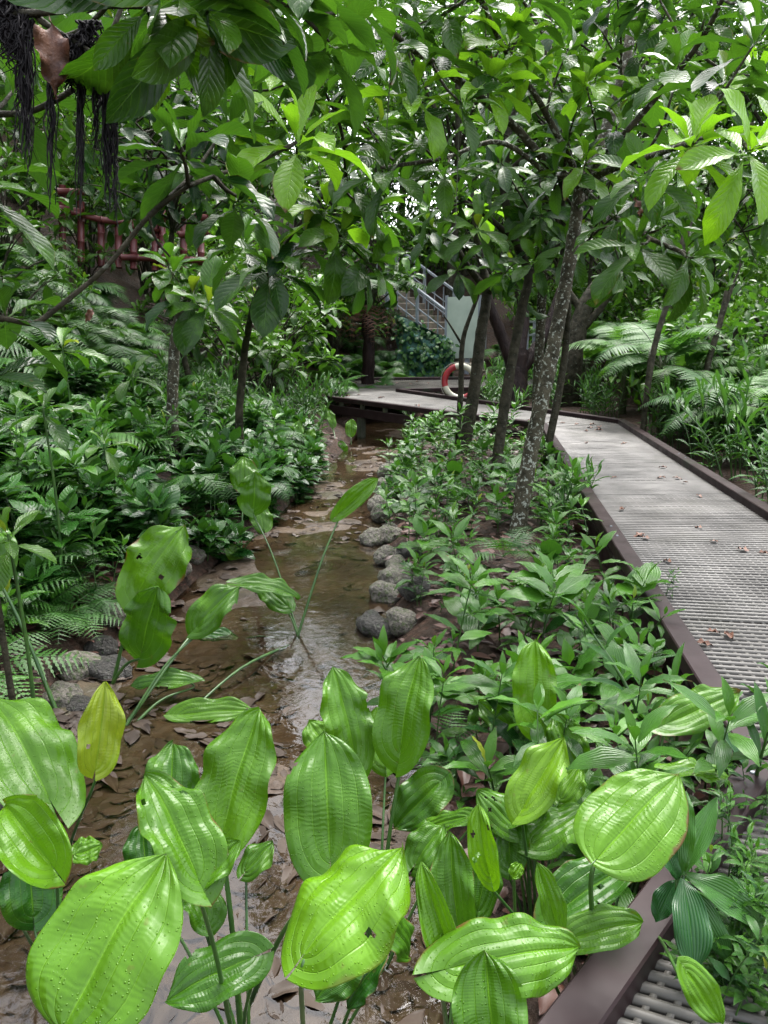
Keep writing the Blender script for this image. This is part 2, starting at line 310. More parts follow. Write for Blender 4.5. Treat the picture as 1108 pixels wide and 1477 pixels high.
def ground_mat():
    m, nt, out = mat('forest_soil'); co = nd(nt, 'TexCoord').outputs['Object']
    n = noise(nt, 3.2, 8, co, .65); n2 = noise(nt, 26., 6, co, .6); vo = nd(nt, 'TexVoronoi', {'Vector': co, 'Scale': 17., 'Randomness': 1.})
    col = mixc(nt, rampv(nt, n, .35, .65), (.013, .0085, .006), (.046, .029, .020))
    col = mixc(nt, rampv(nt, vo.outputs['Distance'], .1, .5, .45, 0.), col, (.085, .042, .028))
    col = mixc(nt, rampv(nt, n2, .62, .72, 0., .6), col, (.012, .008, .006))
    h = mth(nt, 'ADD', n2, mth(nt, 'MULTIPLY', vo.outputs['Distance'], .8))
    bp = nd(nt, 'Bump', {'Strength': .9, 'Distance': .03, 'Height': h})
    pb = nd(nt, 'BsdfPrincipled', {'Base Color': col, 'Roughness': rampv(nt, n, .3, .7, .5, .85), 'Normal': bp.outputs[0]}); pb.inputs['Specular IOR Level'].default_value = .15
    nt.links.new(pb.outputs[0], out.inputs[0]); return m
def mud_mat():
    m, nt, out = mat('stream_mud'); co = nd(nt, 'TexCoord').outputs['Object']
    n = noise(nt, 1.8, 6, co, .6, .6); n2 = noise(nt, 13., 6, co, .6, .4); n3 = noise(nt, 60., 3, co)
    vo = nd(nt, 'TexVoronoi', {'Vector': nd(nt, 'Mapping', {'Vector': co, 'Scale': (1, .8, 1)}).outputs[0], 'Scale': 13., 'Randomness': 1.}, feature='F1')
    col = mixc(nt, rampv(nt, n, .35, .65), (.034, .023, .0155), (.098, .071, .049))
    col = mixc(nt, rampv(nt, n2, .5, .72, 0., .6), col, (.026, .018, .012))
    col = mixc(nt, rampv(nt, noise(nt, 1.1, 3, co), .53, .62, 0., .6), col, (.034, .036, .016))
    h = mth(nt, 'ADD', mth(nt, 'ADD', n2, mth(nt, 'MULTIPLY', n3, .04)), mth(nt, 'MULTIPLY', vo.outputs['Distance'], .7))
    bp = nd(nt, 'Bump', {'Strength': .6, 'Distance': .02, 'Height': h})
    pb = nd(nt, 'BsdfPrincipled', {'Base Color': col, 'Roughness': rampv(nt, n2, .3, .7, .25, .55), 'Normal': bp.outputs[0]}); pb.inputs['Specular IOR Level'].default_value = .22
    nt.links.new(pb.outputs[0], out.inputs[0]); return m
def water_mat():
    m, nt, out = mat('shallow_water'); co = nd(nt, 'TexCoord').outputs['Object']
    bp = nd(nt, 'Bump', {'Strength': .11, 'Distance': .012, 'Height': noise(nt, 16., 3, co, .5, .5)})
    gl = nd(nt, 'BsdfGlossy', {'Color': (1, 1, 1, 1), 'Roughness': .03, 'Normal': bp.outputs[0]})
    tr = nd(nt, 'BsdfTransparent', {'Color': (.72, .66, .56, 1)})
    fr = nd(nt, 'Fresnel', {'IOR': 1.4, 'Normal': bp.outputs[0]}).outputs[0]
    nt.links.new(nd(nt, 'MixShader', {0: fr, 1: tr.outputs[0], 2: gl.outputs[0]}).outputs[0], out.inputs[0]); return m
M['soil'] = ground_mat(); M['mud'] = mud_mat(); M['water'] = water_mat()
M['litter'] = simple('mud_coated_leaf', (.026, .018, .013), (.082, .060, .045), 3, (.4, .7), .5, .006, spec=.22)
M['litter2'] = simple('dry_leaf', (.022, .008, .006), (.085, .032, .020), 2, (.4, .65), .5, .006)

# ------------------------------------------------------------------ setting: ground, stream
def grid(xs, ys, name, m, hole=None, zf=gh):
    X, Y = np.meshgrid(xs, ys); Z = zf(X, Y); V = np.stack([X, Y, Z], -1).reshape(-1, 3); w = len(xs)
    i, j = np.meshgrid(np.arange(len(ys)-1), np.arange(w-1), indexing='ij')
    f = np.stack([i*w+j, i*w+j+1, (i+1)*w+j+1, (i+1)*w+j], -1).reshape(-1, 4)
    if hole is not None:
        c = V[f].mean(1); f = f[~hole(c[:, 0], c[:, 1])]
    a = Acc(); a.add(V, f); return structure(a.build(name, m))
xs = np.concatenate([np.linspace(-90, -12, 18)[:-1], np.linspace(-12, -3.2, 36)[:-1], np.linspace(-3.2, 4.2, 125)[:-1], np.linspace(4.2, 14, 36)[:-1], np.linspace(14, 90, 18)])
ys = np.concatenate([np.linspace(-30, 0, 12)[:-1], np.linspace(0, 14, 190)[:-1], np.linspace(14, 26, 60)[:-1], np.linspace(26, 120, 30)])
grid(xs, ys, 'ground', M['soil'])
def mudz(x, y):
    a, b = xl(y), xr(y); e = np.minimum(x-a, b-x)
    n = .020*np.sin(x*2.1+y*1.3+.6)*np.sin(y*1.9-x*.8)+.013*np.sin(x*5.3-y*3.1)*np.sin(y*4.4+2)+.006*np.sin(x*13+y*3)*np.sin(y*11-2*x)
    return sz(y)+.034+n-.05*sstep((.02-e)/.25)
xs2 = np.linspace(-2.3, .9, 90); ys2 = np.linspace(.3, 15.5, 330)
strip = lambda x, y: ~((x > xl(y)-.22) & (x < xr(y)+.22))
grid(xs2, ys2, 'stream_bed', M['mud'], strip, mudz)
grid(np.linspace(-2.3, .9, 24), np.linspace(.3, 15.5, 100), 'stream_water', M['water'], lambda x, y: ~((x > xl(y)-.15) & (x < xr(y)+.15)), lambda x, y: sz(y)+.046)
# leaf litter (nobody could count it)
LIT = [leaf_tpl('ovate', 6, 12, W=rng.uniform(.36, .62), fold=rng.uniform(-.15, .45), curl=rng.uniform(-.35, .6), wave=rng.uniform(.03, .08), freq=rng.uniform(1, 2.2), twist=rng.uniform(-.3, .3)) for _ in range(12)]
a = Acc(); n = 0
while n < 2300:
    y = .6+13*rng.random()**1.8; x = rng.uniform(xl(y)-.05, xr(y)+.1)
    if y > 4 and rng.random() < .8: continue
    if rng.random() < .55 and (-1.15 < x < -.35) and 2.9 < y < 6: continue
    z = float(mudz(np.array(x), np.array(y)))+.003+rng.random()*.008; th = rng.uniform(0, 6.28)
    place(a, pick(LIT), np.array([x, y, z]), [math.cos(th), math.sin(th), rng.normal()*.03], [rng.normal()*.07, rng.normal()*.07, 1], rng.uniform(.06, .17), rng.random()); n += 1
for _ in range(260):
    y = .9+2.6*rng.random(); x = rng.uniform(xl(y)-.05, xr(y)+.1); th = rng.uniform(0, 6.28)
    place(a, pick(LIT), np.array([x, y, float(mudz(np.array(x), np.array(y)))+.001+rng.random()*.008]), [math.cos(th), math.sin(th), rng.normal()*.05], [rng.normal()*.1, rng.normal()*.1, 1], rng.uniform(.07, .15), rng.random())
tag(a.build('muddy_leaf_litter', M['litter']), 'mud coated brown leaves lying flat in the shallow stream', 'leaf litter', kind='stuff')
a = Acc()
for _ in range(3600):
    y = 1.2+12*rng.random()**1.3
    x = rng.uniform(xr(y)+.03, 2.4) if rng.random() < .7 else rng.uniform(xl(y)-2.2, xl(y)-.03)
    th = rng.uniform(0, 6.28)
    place(a, pick(LIT), on(x, y, .012+rng.random()*.02), [math.cos(th), math.sin(th), rng.normal()*.15], [rng.normal()*.25, rng.normal()*.25, 1], rng.uniform(.05, .15), rng.random())
for _ in range(520):
    y = rng.uniform(2.9, 5.2); x = rng.uniform(-2.7, float(xl(y))-.02); th = rng.uniform(0, 6.28)
    place(a, pick(LIT), on(x, y, .012+rng.random()*.02), [math.cos(th), math.sin(th), rng.normal()*.15], [rng.normal()*.25, rng.normal()*.25, 1], rng.uniform(.05, .13), rng.random())
tag(a.build('dry_leaf_litter', M['litter2']), 'red brown dead leaves covering the soil of both stream banks', 'leaf litter', kind='stuff')

# ------------------------------------------------------------------ boardwalk
DZ = .40
def PD(x, y): return PG(x, y, DZ)
A0 = np.array([-.72, 0., DZ]); A0 = PD(870, 1477)+(PD(870, 1477)-PD(1108, 1130))*1.6
L = [A0, PD(1112, 1122), PD(786, 616), PD(478, 576), PD(489, 549), PD(800, 546)]       # stream side edge
Rr = [A0+np.array([.92, -.82, 0]), np.array([2.62, 2.0, DZ]), PD(893, 611), PD(572, 565), PD(572, 565)+np.array([.0, .02, 0]), PD(800, 559)]
bw = thing('boardwalk', on(1.8, 5), 'zigzag raised boardwalk of pale grating with dark brown kerbs above the stream', 'boardwalk')
segs = [(L[0], L[1], Rr[0], Rr[1]), (L[1], L[2], Rr[1], Rr[2]), (L[2], L[3], Rr[2], Rr[3]), (L[3], L[4], Rr[3], Rr[3]+np.array([0, .01, 0])), (L[4], L[5], Rr[3], Rr[5])]
for si, (L0, L1, R0, R1) in enumerate(segs):
    npan = max(1, int(max(np.linalg.norm(L1-L0), np.linalg.norm(R1-R0))/1.5))
    for pi in range(npan):
        t0, t1 = (pi+.004)/npan, (pi+.996)/npan; l0, l1, r0, r1 = L0+(L1-L0)*t0, L0+(L1-L0)*t1, R0+(R1-R0)*t0, R0+(R1-R0)*t1
        a = Acc(); ln = max(np.linalg.norm(l1-l0), np.linalg.norm(r1-r0)); n = max(2, int(ln/.050)); dz = rng.normal()*.0012
        for i in range(n):
            t = (i+.5)/n; p = l0+(l1-l0)*t; q = r0+(r1-r0)*t; dn = nrm(np.cross(q-p, [0, 0, 1]))
            hw = .5*(np.linalg.norm(q-p)); m_ = (p+q)/2
            tube(a, [p+[0, 0, -.012+dz], m_+[0, 0, -.0125+dz+rng.normal()*.0008], q+[0, 0, -.012+dz]], .0155, 6, 1)
        wd = np.linalg.norm(r0-l0); k = max(2, int(wd/.052))
        for j_ in range(k+1):
            t = (j_+.02)/(k+.04); p = l0+(r0-l0)*t; q = l1+(r1-l1)*t; sd = nrm(np.cross(q-p, [0, 0, 1]))
            box(a, (p+q)/2+np.array([0, 0, -.0185+dz]), (q-p)/2, sd*.007, [0, 0, .0125])
        a.build('deck_panel', M['grate'], bw, True)
def edge(p, q, out, far=True, gap=.30):
    """kerb, spacer blocks and girder along one edge"""
    T = nrm(q-p); o = nrm(np.cross(T, [0, 0, 1]))*out; ln = np.linalg.norm(q-p)
    nk = max(1, int(ln/2.4))
    for i in range(nk):
        u0, u1 = p+(q-p)*(i/nk)+T*.0015, p+(q-p)*((i+1)/nk)-T*.0015; a = Acc(); beam(a, u0+o*.03+[0, 0, .065], u1+o*.03+[0, 0, .065], .105, .075); kb = a.build('kerb', M['brown'], bw, False)
        for e in (u0+T*.12, u1-T*.12):
            a = Acc(); tube(a, [e+o*.03+[0, 0, .064], e+o*.03+[0, 0, .0705]], [.010, .008], 6, 1); b_ = a.build('bolt', M['grey'], kb, False); b_.location = (0, 0, 0)
    a = Acc(); beam(a, p+o*.005+[0, 0, -.105], q+o*.005+[0, 0, -.105], .07, .15); a.build('girder', M['brown'], bw, False)
    n = max(2, int(ln/.6))
    for i in range(n):
        c = p+T*ln*(i+.5)/n; a = Acc(); box(a, c+o*.005+[0, 0, -.058], T*.035, o*.03, [0, 0, .046]); a.build('spacer_block', M['post'], bw, False)
def posts(p, q, sp=1.6, off=0.0, ins=.06):
    ln = np.linalg.norm(q-p); n = max(1, int(ln/sp)); T = nrm(q-p); S = np.cross(T, [0, 0, 1])
    for i in range(n):
        c = p+(q-p)*((i+.5+off)/n)+S*ins; z = G(c[0], c[1])-.15; a = Acc()
        tp = DZ-.256; h = (tp-z)/2
        if h > .02: box(a, [c[0], c[1], z+h], T*.055, S*.055, [0, 0, h]); a.build('support_post', M['post'], bw, False)
edge(L[0], L[1], -1); edge(L[1], L[2], -1); edge(L[2], L[3], -1); edge(L[3], L[4], -1); edge(L[4], L[5], -1)
edge(Rr[1], Rr[2], 1); edge(Rr[2], Rr[3], 1); edge(Rr[3], Rr[5], 1)
posts(L[1], L[2], 1.5, 0, .05); posts(L[2], L[3], 1.3, 0, .05); posts(L[3], L[4], 1.6, 0, .05); posts(Rr[3], Rr[5], 1.2, 0, -.05)
# dry leaves on the deck
DRY = [leaf_tpl('ovate', 4, 6, W=rng.uniform(.4, .6), fold=rng.uniform(.2, .7), curl=rng.uniform(-.6, .9), wave=.2) for _ in range(5)]
drym = []
for t in DRY:
    a = Acc(); place(a, t, np.zeros(3), [0, 1, 0], [0, 0, 1], .11); drym.append(a.mesh('dry_leaf', M['dead']))
spots_ = [(970,690),(985,697),(962,676),(905,640),(870,622),(855,618),(842,622),(865,618),(1080,798),(1092,800),(845,640),(900,735),(890,690),(930,772),(1000,930),(500,556),(512,553),(530,556),(548,552),(560,556),(575,553),(600,551),(618,553),(640,552),(590,555),(520,570),(545,575),(600,586),(612,589),(700,600),(760,607),(800,612),(815,611),(835,612),(850,614),(640,594),(496,566),(505,572)]
for _ in range(13):
    y_ = 680+320*rng.random()**1.4; x_ = rng.uniform(860+(y_-680)*.62, 985+(y_-680)*1.3)
    if x_ < 1105: spots_.append((x_, y_))
for i, (x, y) in enumerate(spots_):
    p = PD(x, y); far = y < 660
    copies('dry_leaf', drym[i % 5], p+[0, 0, .012], rng.uniform(0, 6.28), rng.uniform(.5, .9) if not far else rng.uniform(.7, 1.3), ('curled red brown leaf fallen on the far bend of the boardwalk' if far else 'curled brown leaf fallen on the near straight of the boardwalk'), 'dry leaf', 'dry leaves on the far boardwalk' if far else 'dry leaves on the near boardwalk', .1)

# ------------------------------------------------------------------ lifebuoy, sign, stairs, bamboo railing
def torus(acc, c, X, Y, N, R, r, a0, a1, n=14, m=14):
    A = np.linspace(a0, a1, n+1); B = np.linspace(0, 2*PI, m, endpoint=False); V = []
    for t in A:
        d = X*math.cos(t)+Y*math.sin(t)
        for b in B: V.append(c+d*(R+r*math.cos(b))+N*r*math.sin(b))
    f = [[i*m+j, i*m+(j+1) % m, (i+1)*m+(j+1) % m, (i+1)*m+j] for i in range(n) for j in range(m)]; acc.add(V, f)
cb = P(664, 551, 14.6); lb = thing('lifebuoy', (cb[0], cb[1], DZ), 'red and white lifebuoy ring standing upright on the boardwalk kerb', 'lifebuoy')
X, Y_, N_ = nrm([1, -.25, 0]), nrm([0, .1, 1]), nrm([.25, 1, -.1])
for k in range(4):
    a = Acc(); torus(a, cb, X, Y_, N_, .30, .058, PI/4+k*PI/2-.05-PI/4+.35, PI/4+(k+1)*PI/2-.05-PI/4+.35); a.build('ring_section', M['bred'] if k % 2 == 1 else M['bwhite'], lb)
a = Acc(); q = [cb+(X*math.cos(t)+Y_*math.sin(t))*(.365+.02*abs(math.sin(2*t)))+N_*-.02 for t in np.linspace(0, 2*PI, 25)]; tube(a, q, .007, 5, 2); a.build('grab_rope', M['rope'], lb)
# sign board seen from behind
sg0, sg1 = P(643, 516, 20.3), P(690, 516, 19.9); top = 2.42; sgn = thing('notice_board', (sg0[0], sg0[1], G(sg0[0], sg0[1])), 'pale green notice board seen from behind beside the stairs', 'notice board')
mid = (sg0+sg1)/2; hx = (sg1-sg0)/2; nn = nrm(np.cross(hx, [0, 0, 1])); zb = sg0[2]
a = Acc(); box(a, [mid[0], mid[1], (zb+top)/2], hx, nn*.025, [0, 0, (top-zb)/2]); a.build('panel', M['sign'], sgn, False)
a = Acc()
for s in (-1, 1): box(a, [mid[0]+hx[0]*s*1.0, mid[1]+hx[1]*s, (zb+top)/2], nrm(hx)*.03, nn*.04, [0, 0, (top-zb)/2+.03])
a.build('frame', M['grey'], sgn, False)
for s in (-.62, .35):
    a = Acc(); z0 = G(mid[0], mid[1])-.2; box(a, [mid[0]+hx[0]*s, mid[1]+hx[1]*s+.06, (zb+z0)/2+.3], nrm(hx)*.055, nn*.045, [0, 0, (zb-z0)/2+.3]); a.build('leg', M['grey'], sgn, False)
# stairs climbing left behind the board
sb = P(712, 552, 20.6); sb[2] = .38; dr = nrm([-.74, .67, 0]); sd = np.array([dr[1], -dr[0], 0])
st = thing('stone_stairs', (sb[0], sb[1], .2), 'weathered stone stairs climbing to the left behind the notice board', 'stairs')
for i in range(15):
    a = Acc(); c = sb+dr*(.30*i+.15)+np.array([0, 0, .175*i])
    beam(a, c-sd*.75+[0, 0, .175], c+sd*.75+[0, 0, .175], .31, .5, bev=.02); a.build('step', M['stone'], st, False)
def stair_rail(off, i0, i1, lab):
    base = sb+sd*off; p0 = base+dr*(.3*i0)+[0, 0, .175*i0]; p1 = base+dr*(.3*i1)+[0, 0, .175*i1]
    t = thing('stair_railing', p0, lab, 'railing', 'grey railings of the stone stairs')
    nps = max(2, int((i1-i0)/3.5)+1)
    for k in range(nps):
        c = p0+(p1-p0)*k/(nps-1); a = Acc(); box(a, c+[0, 0, .45], dr*.035, sd*.035, [0, 0, .62]); a.build('rail_post', M['grey'], t, False)
        if k < nps-1:
            for q in (.35, .65):
                c2 = c+(p1-p0)*q/(nps-1); a = Acc(); box(a, c2+[0, 0, .56], dr*.013, sd*.013, [0, 0, .42]); a.build('baluster', M['grey'], t, False)
    a = Acc(); beam(a, p0+[0, 0, 1.13], p1+[0, 0, 1.13], .09, .055); a.build('handrail', M['grey'], t, False)
    for z in (.28, .62):
        a = Acc(); beam(a, p0+[0, 0, z], p1+[0, 0, z], .03, .03); a.build('rail_bar', M['grey'], t, False)
stair_rail(-.82, 3, 14, 'grey metal railing on the stream side of the stone stairs')
stair_rail(.82, 3, 14, 'grey metal railing on the uphill side of the stone stairs')
q0 = P(757, 545, 18.8); q1 = P(778, 545, 21.5)
t = thing('landing_railing', (q0[0], q0[1], .3), 'short grey metal railing behind the dark forked tree', 'railing')
for k in range(3):
    c = q0+(q1-q0)*k/2; a = Acc(); box(a, [c[0], c[1], 1.0], [.045, 0, 0], [0, .045, 0], [0, 0, .85]); a.build('rail_post', M['grey'], t, False)
for z in (.8, 1.15, 1.5, 1.82):
    a = Acc(); beam(a, [q0[0], q0[1], z], [q1[0], q1[1], z], .05, .05); a.build('rail_bar', M['grey'], t, False)
# red-brown bamboo-shaped railing up the left slope
def bamboo(acc, p, q, r):
    ln = np.linalg.norm(np.asarray(q)-p); n = max(2, int(ln/.28)); pts = []; rad = []
    for i in range(n+1):
        for dt, f in ((-.03, 1.), (0, 1.14), (.03, 1.)):
            tt = min(1, max(0, i/n+dt*.28/ln)); pts.append(np.asarray(p)+(np.asarray(q)-p)*tt); rad.append(r*f)
    pts = [a_+np.array([0, 0, 1e-4*k]) for k, a_ in enumerate(pts)]; tube(acc, pts, rad, 10, 1)
BD = 14.
br = thing('bamboo_railing', P(190, 375, BD), 'red brown bamboo shaped railing on the slope up left', 'railing')
px = [(90, 362, 272), (117, 366, 296), (146, 372, 318), (171, 374, 322), (193, 376, 322), (224, 378, 322), (234, 374, 300), (265, 376, 316), (290, 378, 320)]
tops = []
for x, y0, y1 in px:
    a = Acc(); bamboo(a, P(x, y0+12, BD), P(x, y1-4, BD), .062); a.build('post', M['bamboo'], br)
for (x0, y0, x1, y1) in [(84, 276, 120, 277), (105, 306, 148, 318), (146, 317, 193, 323), (185, 325, 228, 331), (226, 312, 300, 314), (258, 338, 300, 336), (175, 371, 300, 376), (84, 300, 120, 306)]:
    a = Acc(); bamboo(a, P(x0, y0, BD-.1), P(x1, y1, BD-.1), .058); a.build('rail', M['bamboo'], br)
# ------------------------------------------------------------------ rocks
def rock_mesh(seed, m):
    import bmesh
    bm = bmesh.new(); bmesh.ops.create_icosphere(bm, subdivisions=4, radius=1)
    for v in bm.verts:
        c = v.co.normalized(); d = 1+.28*mnoise.noise(c*1.3+Vector((seed*7.1, 0, 3)))+.10*mnoise.noise(c*3.1+Vector((0, seed*3.3, 1)))
        v.co = Vector((c.x*d, c.y*d*.8, c.z*d*.68))
    for f in bm.faces: f.smooth = True
    me = bpy.data.meshes.new('rock'); bm.to_mesh(me); bm.free(); me.materials.append(m); return me
rl = [rock_mesh(i, M['rock']) for i in range(4)]; rd = [rock_mesh(i+9, M['rockdark']) for i in range(3)]
ROCKS = [ # px, py, radius px, dark?, label
 (112, 962, 28, 0, 'round mossy boulder, largest of the rocks on the left stream edge'),
 (163, 962, 27, 1, 'dark wet rock between the round mossy boulder and the water'),
 (146, 938, 18, 1, 'grey rock wedged just above the round mossy boulder'),
 (158, 908, 22, 0, 'pale rock under the dark hanging leaf on the left stream edge'),
 (88, 1002, 26, 0, 'pale stained rock below the round mossy boulder'),
 (118, 1015, 18, 1, 'small dark rock below the round mossy boulder at the waterline'),
 (250, 838, 23, 0, 'long pale rock behind the tall chewed water plant leaf'),
 (278, 818, 15, 0, 'small tan rock at the far end of the pale rock'),
 (167, 862, 12, 0, 'small brown rock half hidden by ferns on the left edge'),
 (572, 838, 24, 0, 'tall pale rock on the right stream edge below the seedlings'),
 (580, 902, 22, 0, 'white grey rock nearest the camera on the right stream edge'),
 (543, 898, 24, 1, 'flat dark wedge of rock in the water by the right edge'),
 (560, 770, 17, 0, 'mossy rock on the right stream edge halfway to the boardwalk'),
 (552, 735, 13, 1, 'dark rock farthest up the right stream edge'),
 (597, 868, 20, 1, 'brown rock behind the white grey rock on the right edge'),
 (590, 815, 17, 1, 'dark rock leaning behind the tall pale rock'),
 (432, 1152, 22, 0, 'pale green stained rock behind the large centre leaf'),
 (500, 598, 9, 0, 'leftmost pale rock under the far boardwalk'),
 (516, 602, 8, 1, 'middle dark rock under the far boardwalk'),
 (534, 600, 9, 0, 'round pale rock under the far boardwalk near the post'),
 (598, 628, 8, 0, 'rock against the right hand post of the far boardwalk'),
 (610, 655, 10, 1, 'dark rock beside the stream just in front of the far boardwalk'),
 (10, 1150, 40, 1, 'large grey rock at the left behind the glossy foreground leaves'),
 (350, 745, 13, 1, 'dark rock at the foot of the left bank beside the stream')]
for i, (x, y, r, dk, lab) in enumerate(ROCKS):
    p = PG(x, y+r*.5, .03 if y > 660 else -.2); p[2] = min(G(p[0], p[1]), .12)+.02; s = r*depth(p)/F
    o = copies('stream_rock', rd[i % 3] if dk else rl[i % 4], p+[0, 0, s*.36], rng.uniform(0, 6.28), s*1.3, lab, 'rock', 'rocks edging the stream', .3)
for i in range(13):
    y_ = 5.0+i*.42+rng.normal()*.06; x_ = float(xr(y_))+.05+rng.normal()*.05; s_ = rng.uniform(.08, .15)
    copies('stream_rock', rl[i % 4], [x_, y_, max(.03, G(x_, y_))+s_*.25], rng.uniform(0, 6.28), s_, 'pale mossy stone in the row along the right stream edge', 'rock', 'row of stones on the right stream edge', .3)
# mossy teal rock face near the stairs
a = Acc(); n = 26
X2 = np.linspace(0, 1, n); V = []
pa, pb_ = P(572, 548, 20.2), P(652, 548, 19.2)
for z in np.linspace(0, 1, n):
    for x in X2:
        b = pa+(pb_-pa)*x; hgt = 1.9*(1-.35*x); V.append([b[0]+.1*mnoise.noise(Vector((x*5, z*5, 1))), b[1]+.5*z+.35*mnoise.noise(Vector((x*6, z*6, 4)))+.15*mnoise.noise(Vector((x*15, z*15, 4))), .1+hgt*z])
f = [[i*n+j, i*n+j+1, (i+1)*n+j+1, (i+1)*n+j] for i in range(n-1) for j in range(n-1)]; a.add(V, f); cr = Acc()
for _ in range(520):
    b = np.array(V[int(rng.integers(len(V)))])+rng.normal(size=3)*.05; place(cr, pick(OVATE), b, [rng.normal()*.6, -.5, -.6+rng.normal()*.3], [rng.normal()*.3, -1, .5], rng.uniform(.10, .2), float(np.clip(rng.normal(.4, .2), 0, 1)))
V = np.array(V); back = V+[0, 1.2, 0]
for e in ([i for i in range(n)], [(n-1)*n+i for i in range(n)], [i*n for i in range(n)], [i*n+n-1 for i in range(n)]):
    vv = np.vstack([V[e], back[e]]); a.add(vv, [[k, k+1, n+k+1, n+k] for k in range(n-1)])
rf_ = tag(a.build('mossy_rock_face', M['teal']), 'teal green moss covered rock face left of the notice board', 'rock face'); cr.build('creeper', M['cover'], rf_)

# ------------------------------------------------------------------ water plants (foreground and stream)
def hero_leaf(plant, root, spec):
    bx, by, zb, tx, ty, w = spec[:6]; o = dict(k=.45, fold=.22, curl=.35, wave=.085, roll=0., r=None, lobe=.28, droop=.25, tw=0., asym=0., kind='hero', stalk=True, m='hero', nf=0.)
    o.update(spec[6] if len(spec) > 6 else {})
    sp = spec[6] if len(spec) > 6 else {}
    if 'roll' not in sp: o['roll'] = rng.normal()*13
    if 'fold' not in sp: o['fold'] = rng.uniform(.12, .6)
    if 'curl' not in sp: o['curl'] = rng.uniform(.15, .9)
    B = PG(bx, by, zb); bd = depth(B); ch = math.hypot(tx-bx, ty-by)/F*bd
    T = P(tx, ty, bd+o['k']*ch); ax = nrm(T-B); Lr = np.linalg.norm(T-B)
    hint = nrm(nrm(CAM-B)*.6+np.array([0, 0, .75])); Z = nrm(hint-ax*np.dot(hint, ax)); X = np.cross(ax, Z); rl_ = math.radians(o['roll'])
    Z = Z*math.cos(rl_)+X*math.sin(rl_); W = w/F*bd/Lr
    tp = leaf_tpl(o['kind'], 24, 40, quilt=.026 if o['kind'] == 'hero' else .0, W=W, fold=o['fold'], curl=o['curl'], wave=o['wave'], freq=rng.uniform(1.6, 3.2), droop=o['droop'], lobe=o['lobe'], twist=o['tw'], chord=True, asym=o['asym'])
    r = (rng.uniform(.25, .75) if o['r'] is None else o['r'])+rng.normal()*.05
    a = Acc(); V, f, uv = tp
    if o.get('chew', rng.random() < .3):                   # nibbled margin
        c = np.array([rng.choice([.02, .98]), rng.uniform(.35, .9)]); fc = uv[f].mean(1)
        d = np.hypot((fc[:, 0]-c[0])*1.0, fc[:, 1]-c[1]); f = f[d > rng.uniform(.035, .07)+.025*rng.random(len(f))]
    if o.get('chew', True) and rng.random() < .14 and o['kind'] == 'hero':      # insect holes
        for _ in range(int(rng.integers(1, 5))):
            c = rng.uniform([.15, .25], [.85, .9]); fc = uv[f].mean(1); d = np.hypot((fc[:, 0]-c[0])*W, fc[:, 1]-c[1]); f = f[d > rng.uniform(.016, .030)+.012*rng.random(len(f))]
    place(a, (V, f, uv), B, T-B, Z, Lr, r)
    lf = a.build('leaf', M[o['m']], plant)
    if o['stalk']:
        a = Acc(); m1 = root+(B-root)*.55+np.array([0, 0, .05*np.linalg.norm(B-root)]); e = B+ax*Lr*.02-Z*.004
        pre = B-ax*Lr*.06-Z*.012-np.array([0, 0, .03])
        th = max(.0042, min(.0085, Lr*.022))
        tube(a, [root, m1, pre, e], [th*1.35, th*1.0, th*.8, th*.55], 8, 6)
        s = a.build('stalk', M['hstem'], lf); s.location = (0, 0, 0)
    return lf
def water_plant(rx, ry, lab, leaves, z=.02, group='large leaved water plants in the stream', cat='water plant'):
    root = PG(rx, ry, z); t = thing('water_plant', root, lab, cat, group)
    for s in leaves: hero_leaf(t, root+np.array([rng.normal()*.012, rng.normal()*.012, -.02]), s)
    return t
water_plant(110, 1640, 'biggest water plant at the lower left, its huge ribbed leaf filling the corner', [
  (92, 1485, .98, 240, 1232, 225, dict(k=.55, r=.5, fold=.3, curl=.5, wave=.03, chew=False, lobe=.03)),
  (74, 1248, .78, 8, 1160, 120, dict(k=.5, r=.62, fold=.8, curl=.7, roll=-15)),
  (110, 1232, .74, 148, 1218, 45, dict(k=.4, r=.6, curl=-.2, fold=.3, stalk=False)),
  (48, 1318, .5, 40, 1225, 85, dict(r=.15, k=.3))])
water_plant(60, 1380, 'water plant at the left edge with a broad dull leaf beneath a yellow green one', [
  (70, 1150, .66, -12, 1005, 138, dict(k=.6, r=.38, fold=.25, curl=.55, roll=8)),
  (138, 1108, .72, 152, 983, 68, dict(k=.1, r=.95, fold=.35, curl=.3, wave=.09, lobe=.14)),
  (-30, 1260, .6, 18, 1165, 60, dict(r=.2))])
water_plant(352, 1560, 'water plant lower left of centre with two upright glossy leaves', [
  (284, 1262, .78, 210, 1118, 118, dict(k=.5, r=.68, fold=.5, curl=.5, roll=12)),
  (288, 1262, .77, 346, 1212, 62, dict(k=.2, r=.62, curl=-.3, fold=.4, stalk=False)),
  (322, 1198, .66, 375, 1022, 118, dict(k=.45, r=.5, fold=.35, curl=.5, roll=-10, chew=False)),
  (245, 1190, .55, 250, 1072, 90, dict(k=.5, r=.3)),
  (300, 1330, .45, 270, 1262, 70, dict(r=.2)),
  (362, 1382, .42, 238, 1445, 88, dict(k=-.3, r=.3, curl=.6, fold=.3)),
  (355, 1256, .42, 394, 1215, 48, dict(r=.3)), (212, 1262, .5, 205, 1188, 66, dict(r=.12))])
water_plant(345, 1480, 'water plant in the centre foreground with the tall puckered oval leaf', [
  (476, 1236, .66, 468, 1056, 134, dict(k=.45, r=.42, fold=.3, curl=.5, wave=.06, chew=True))])
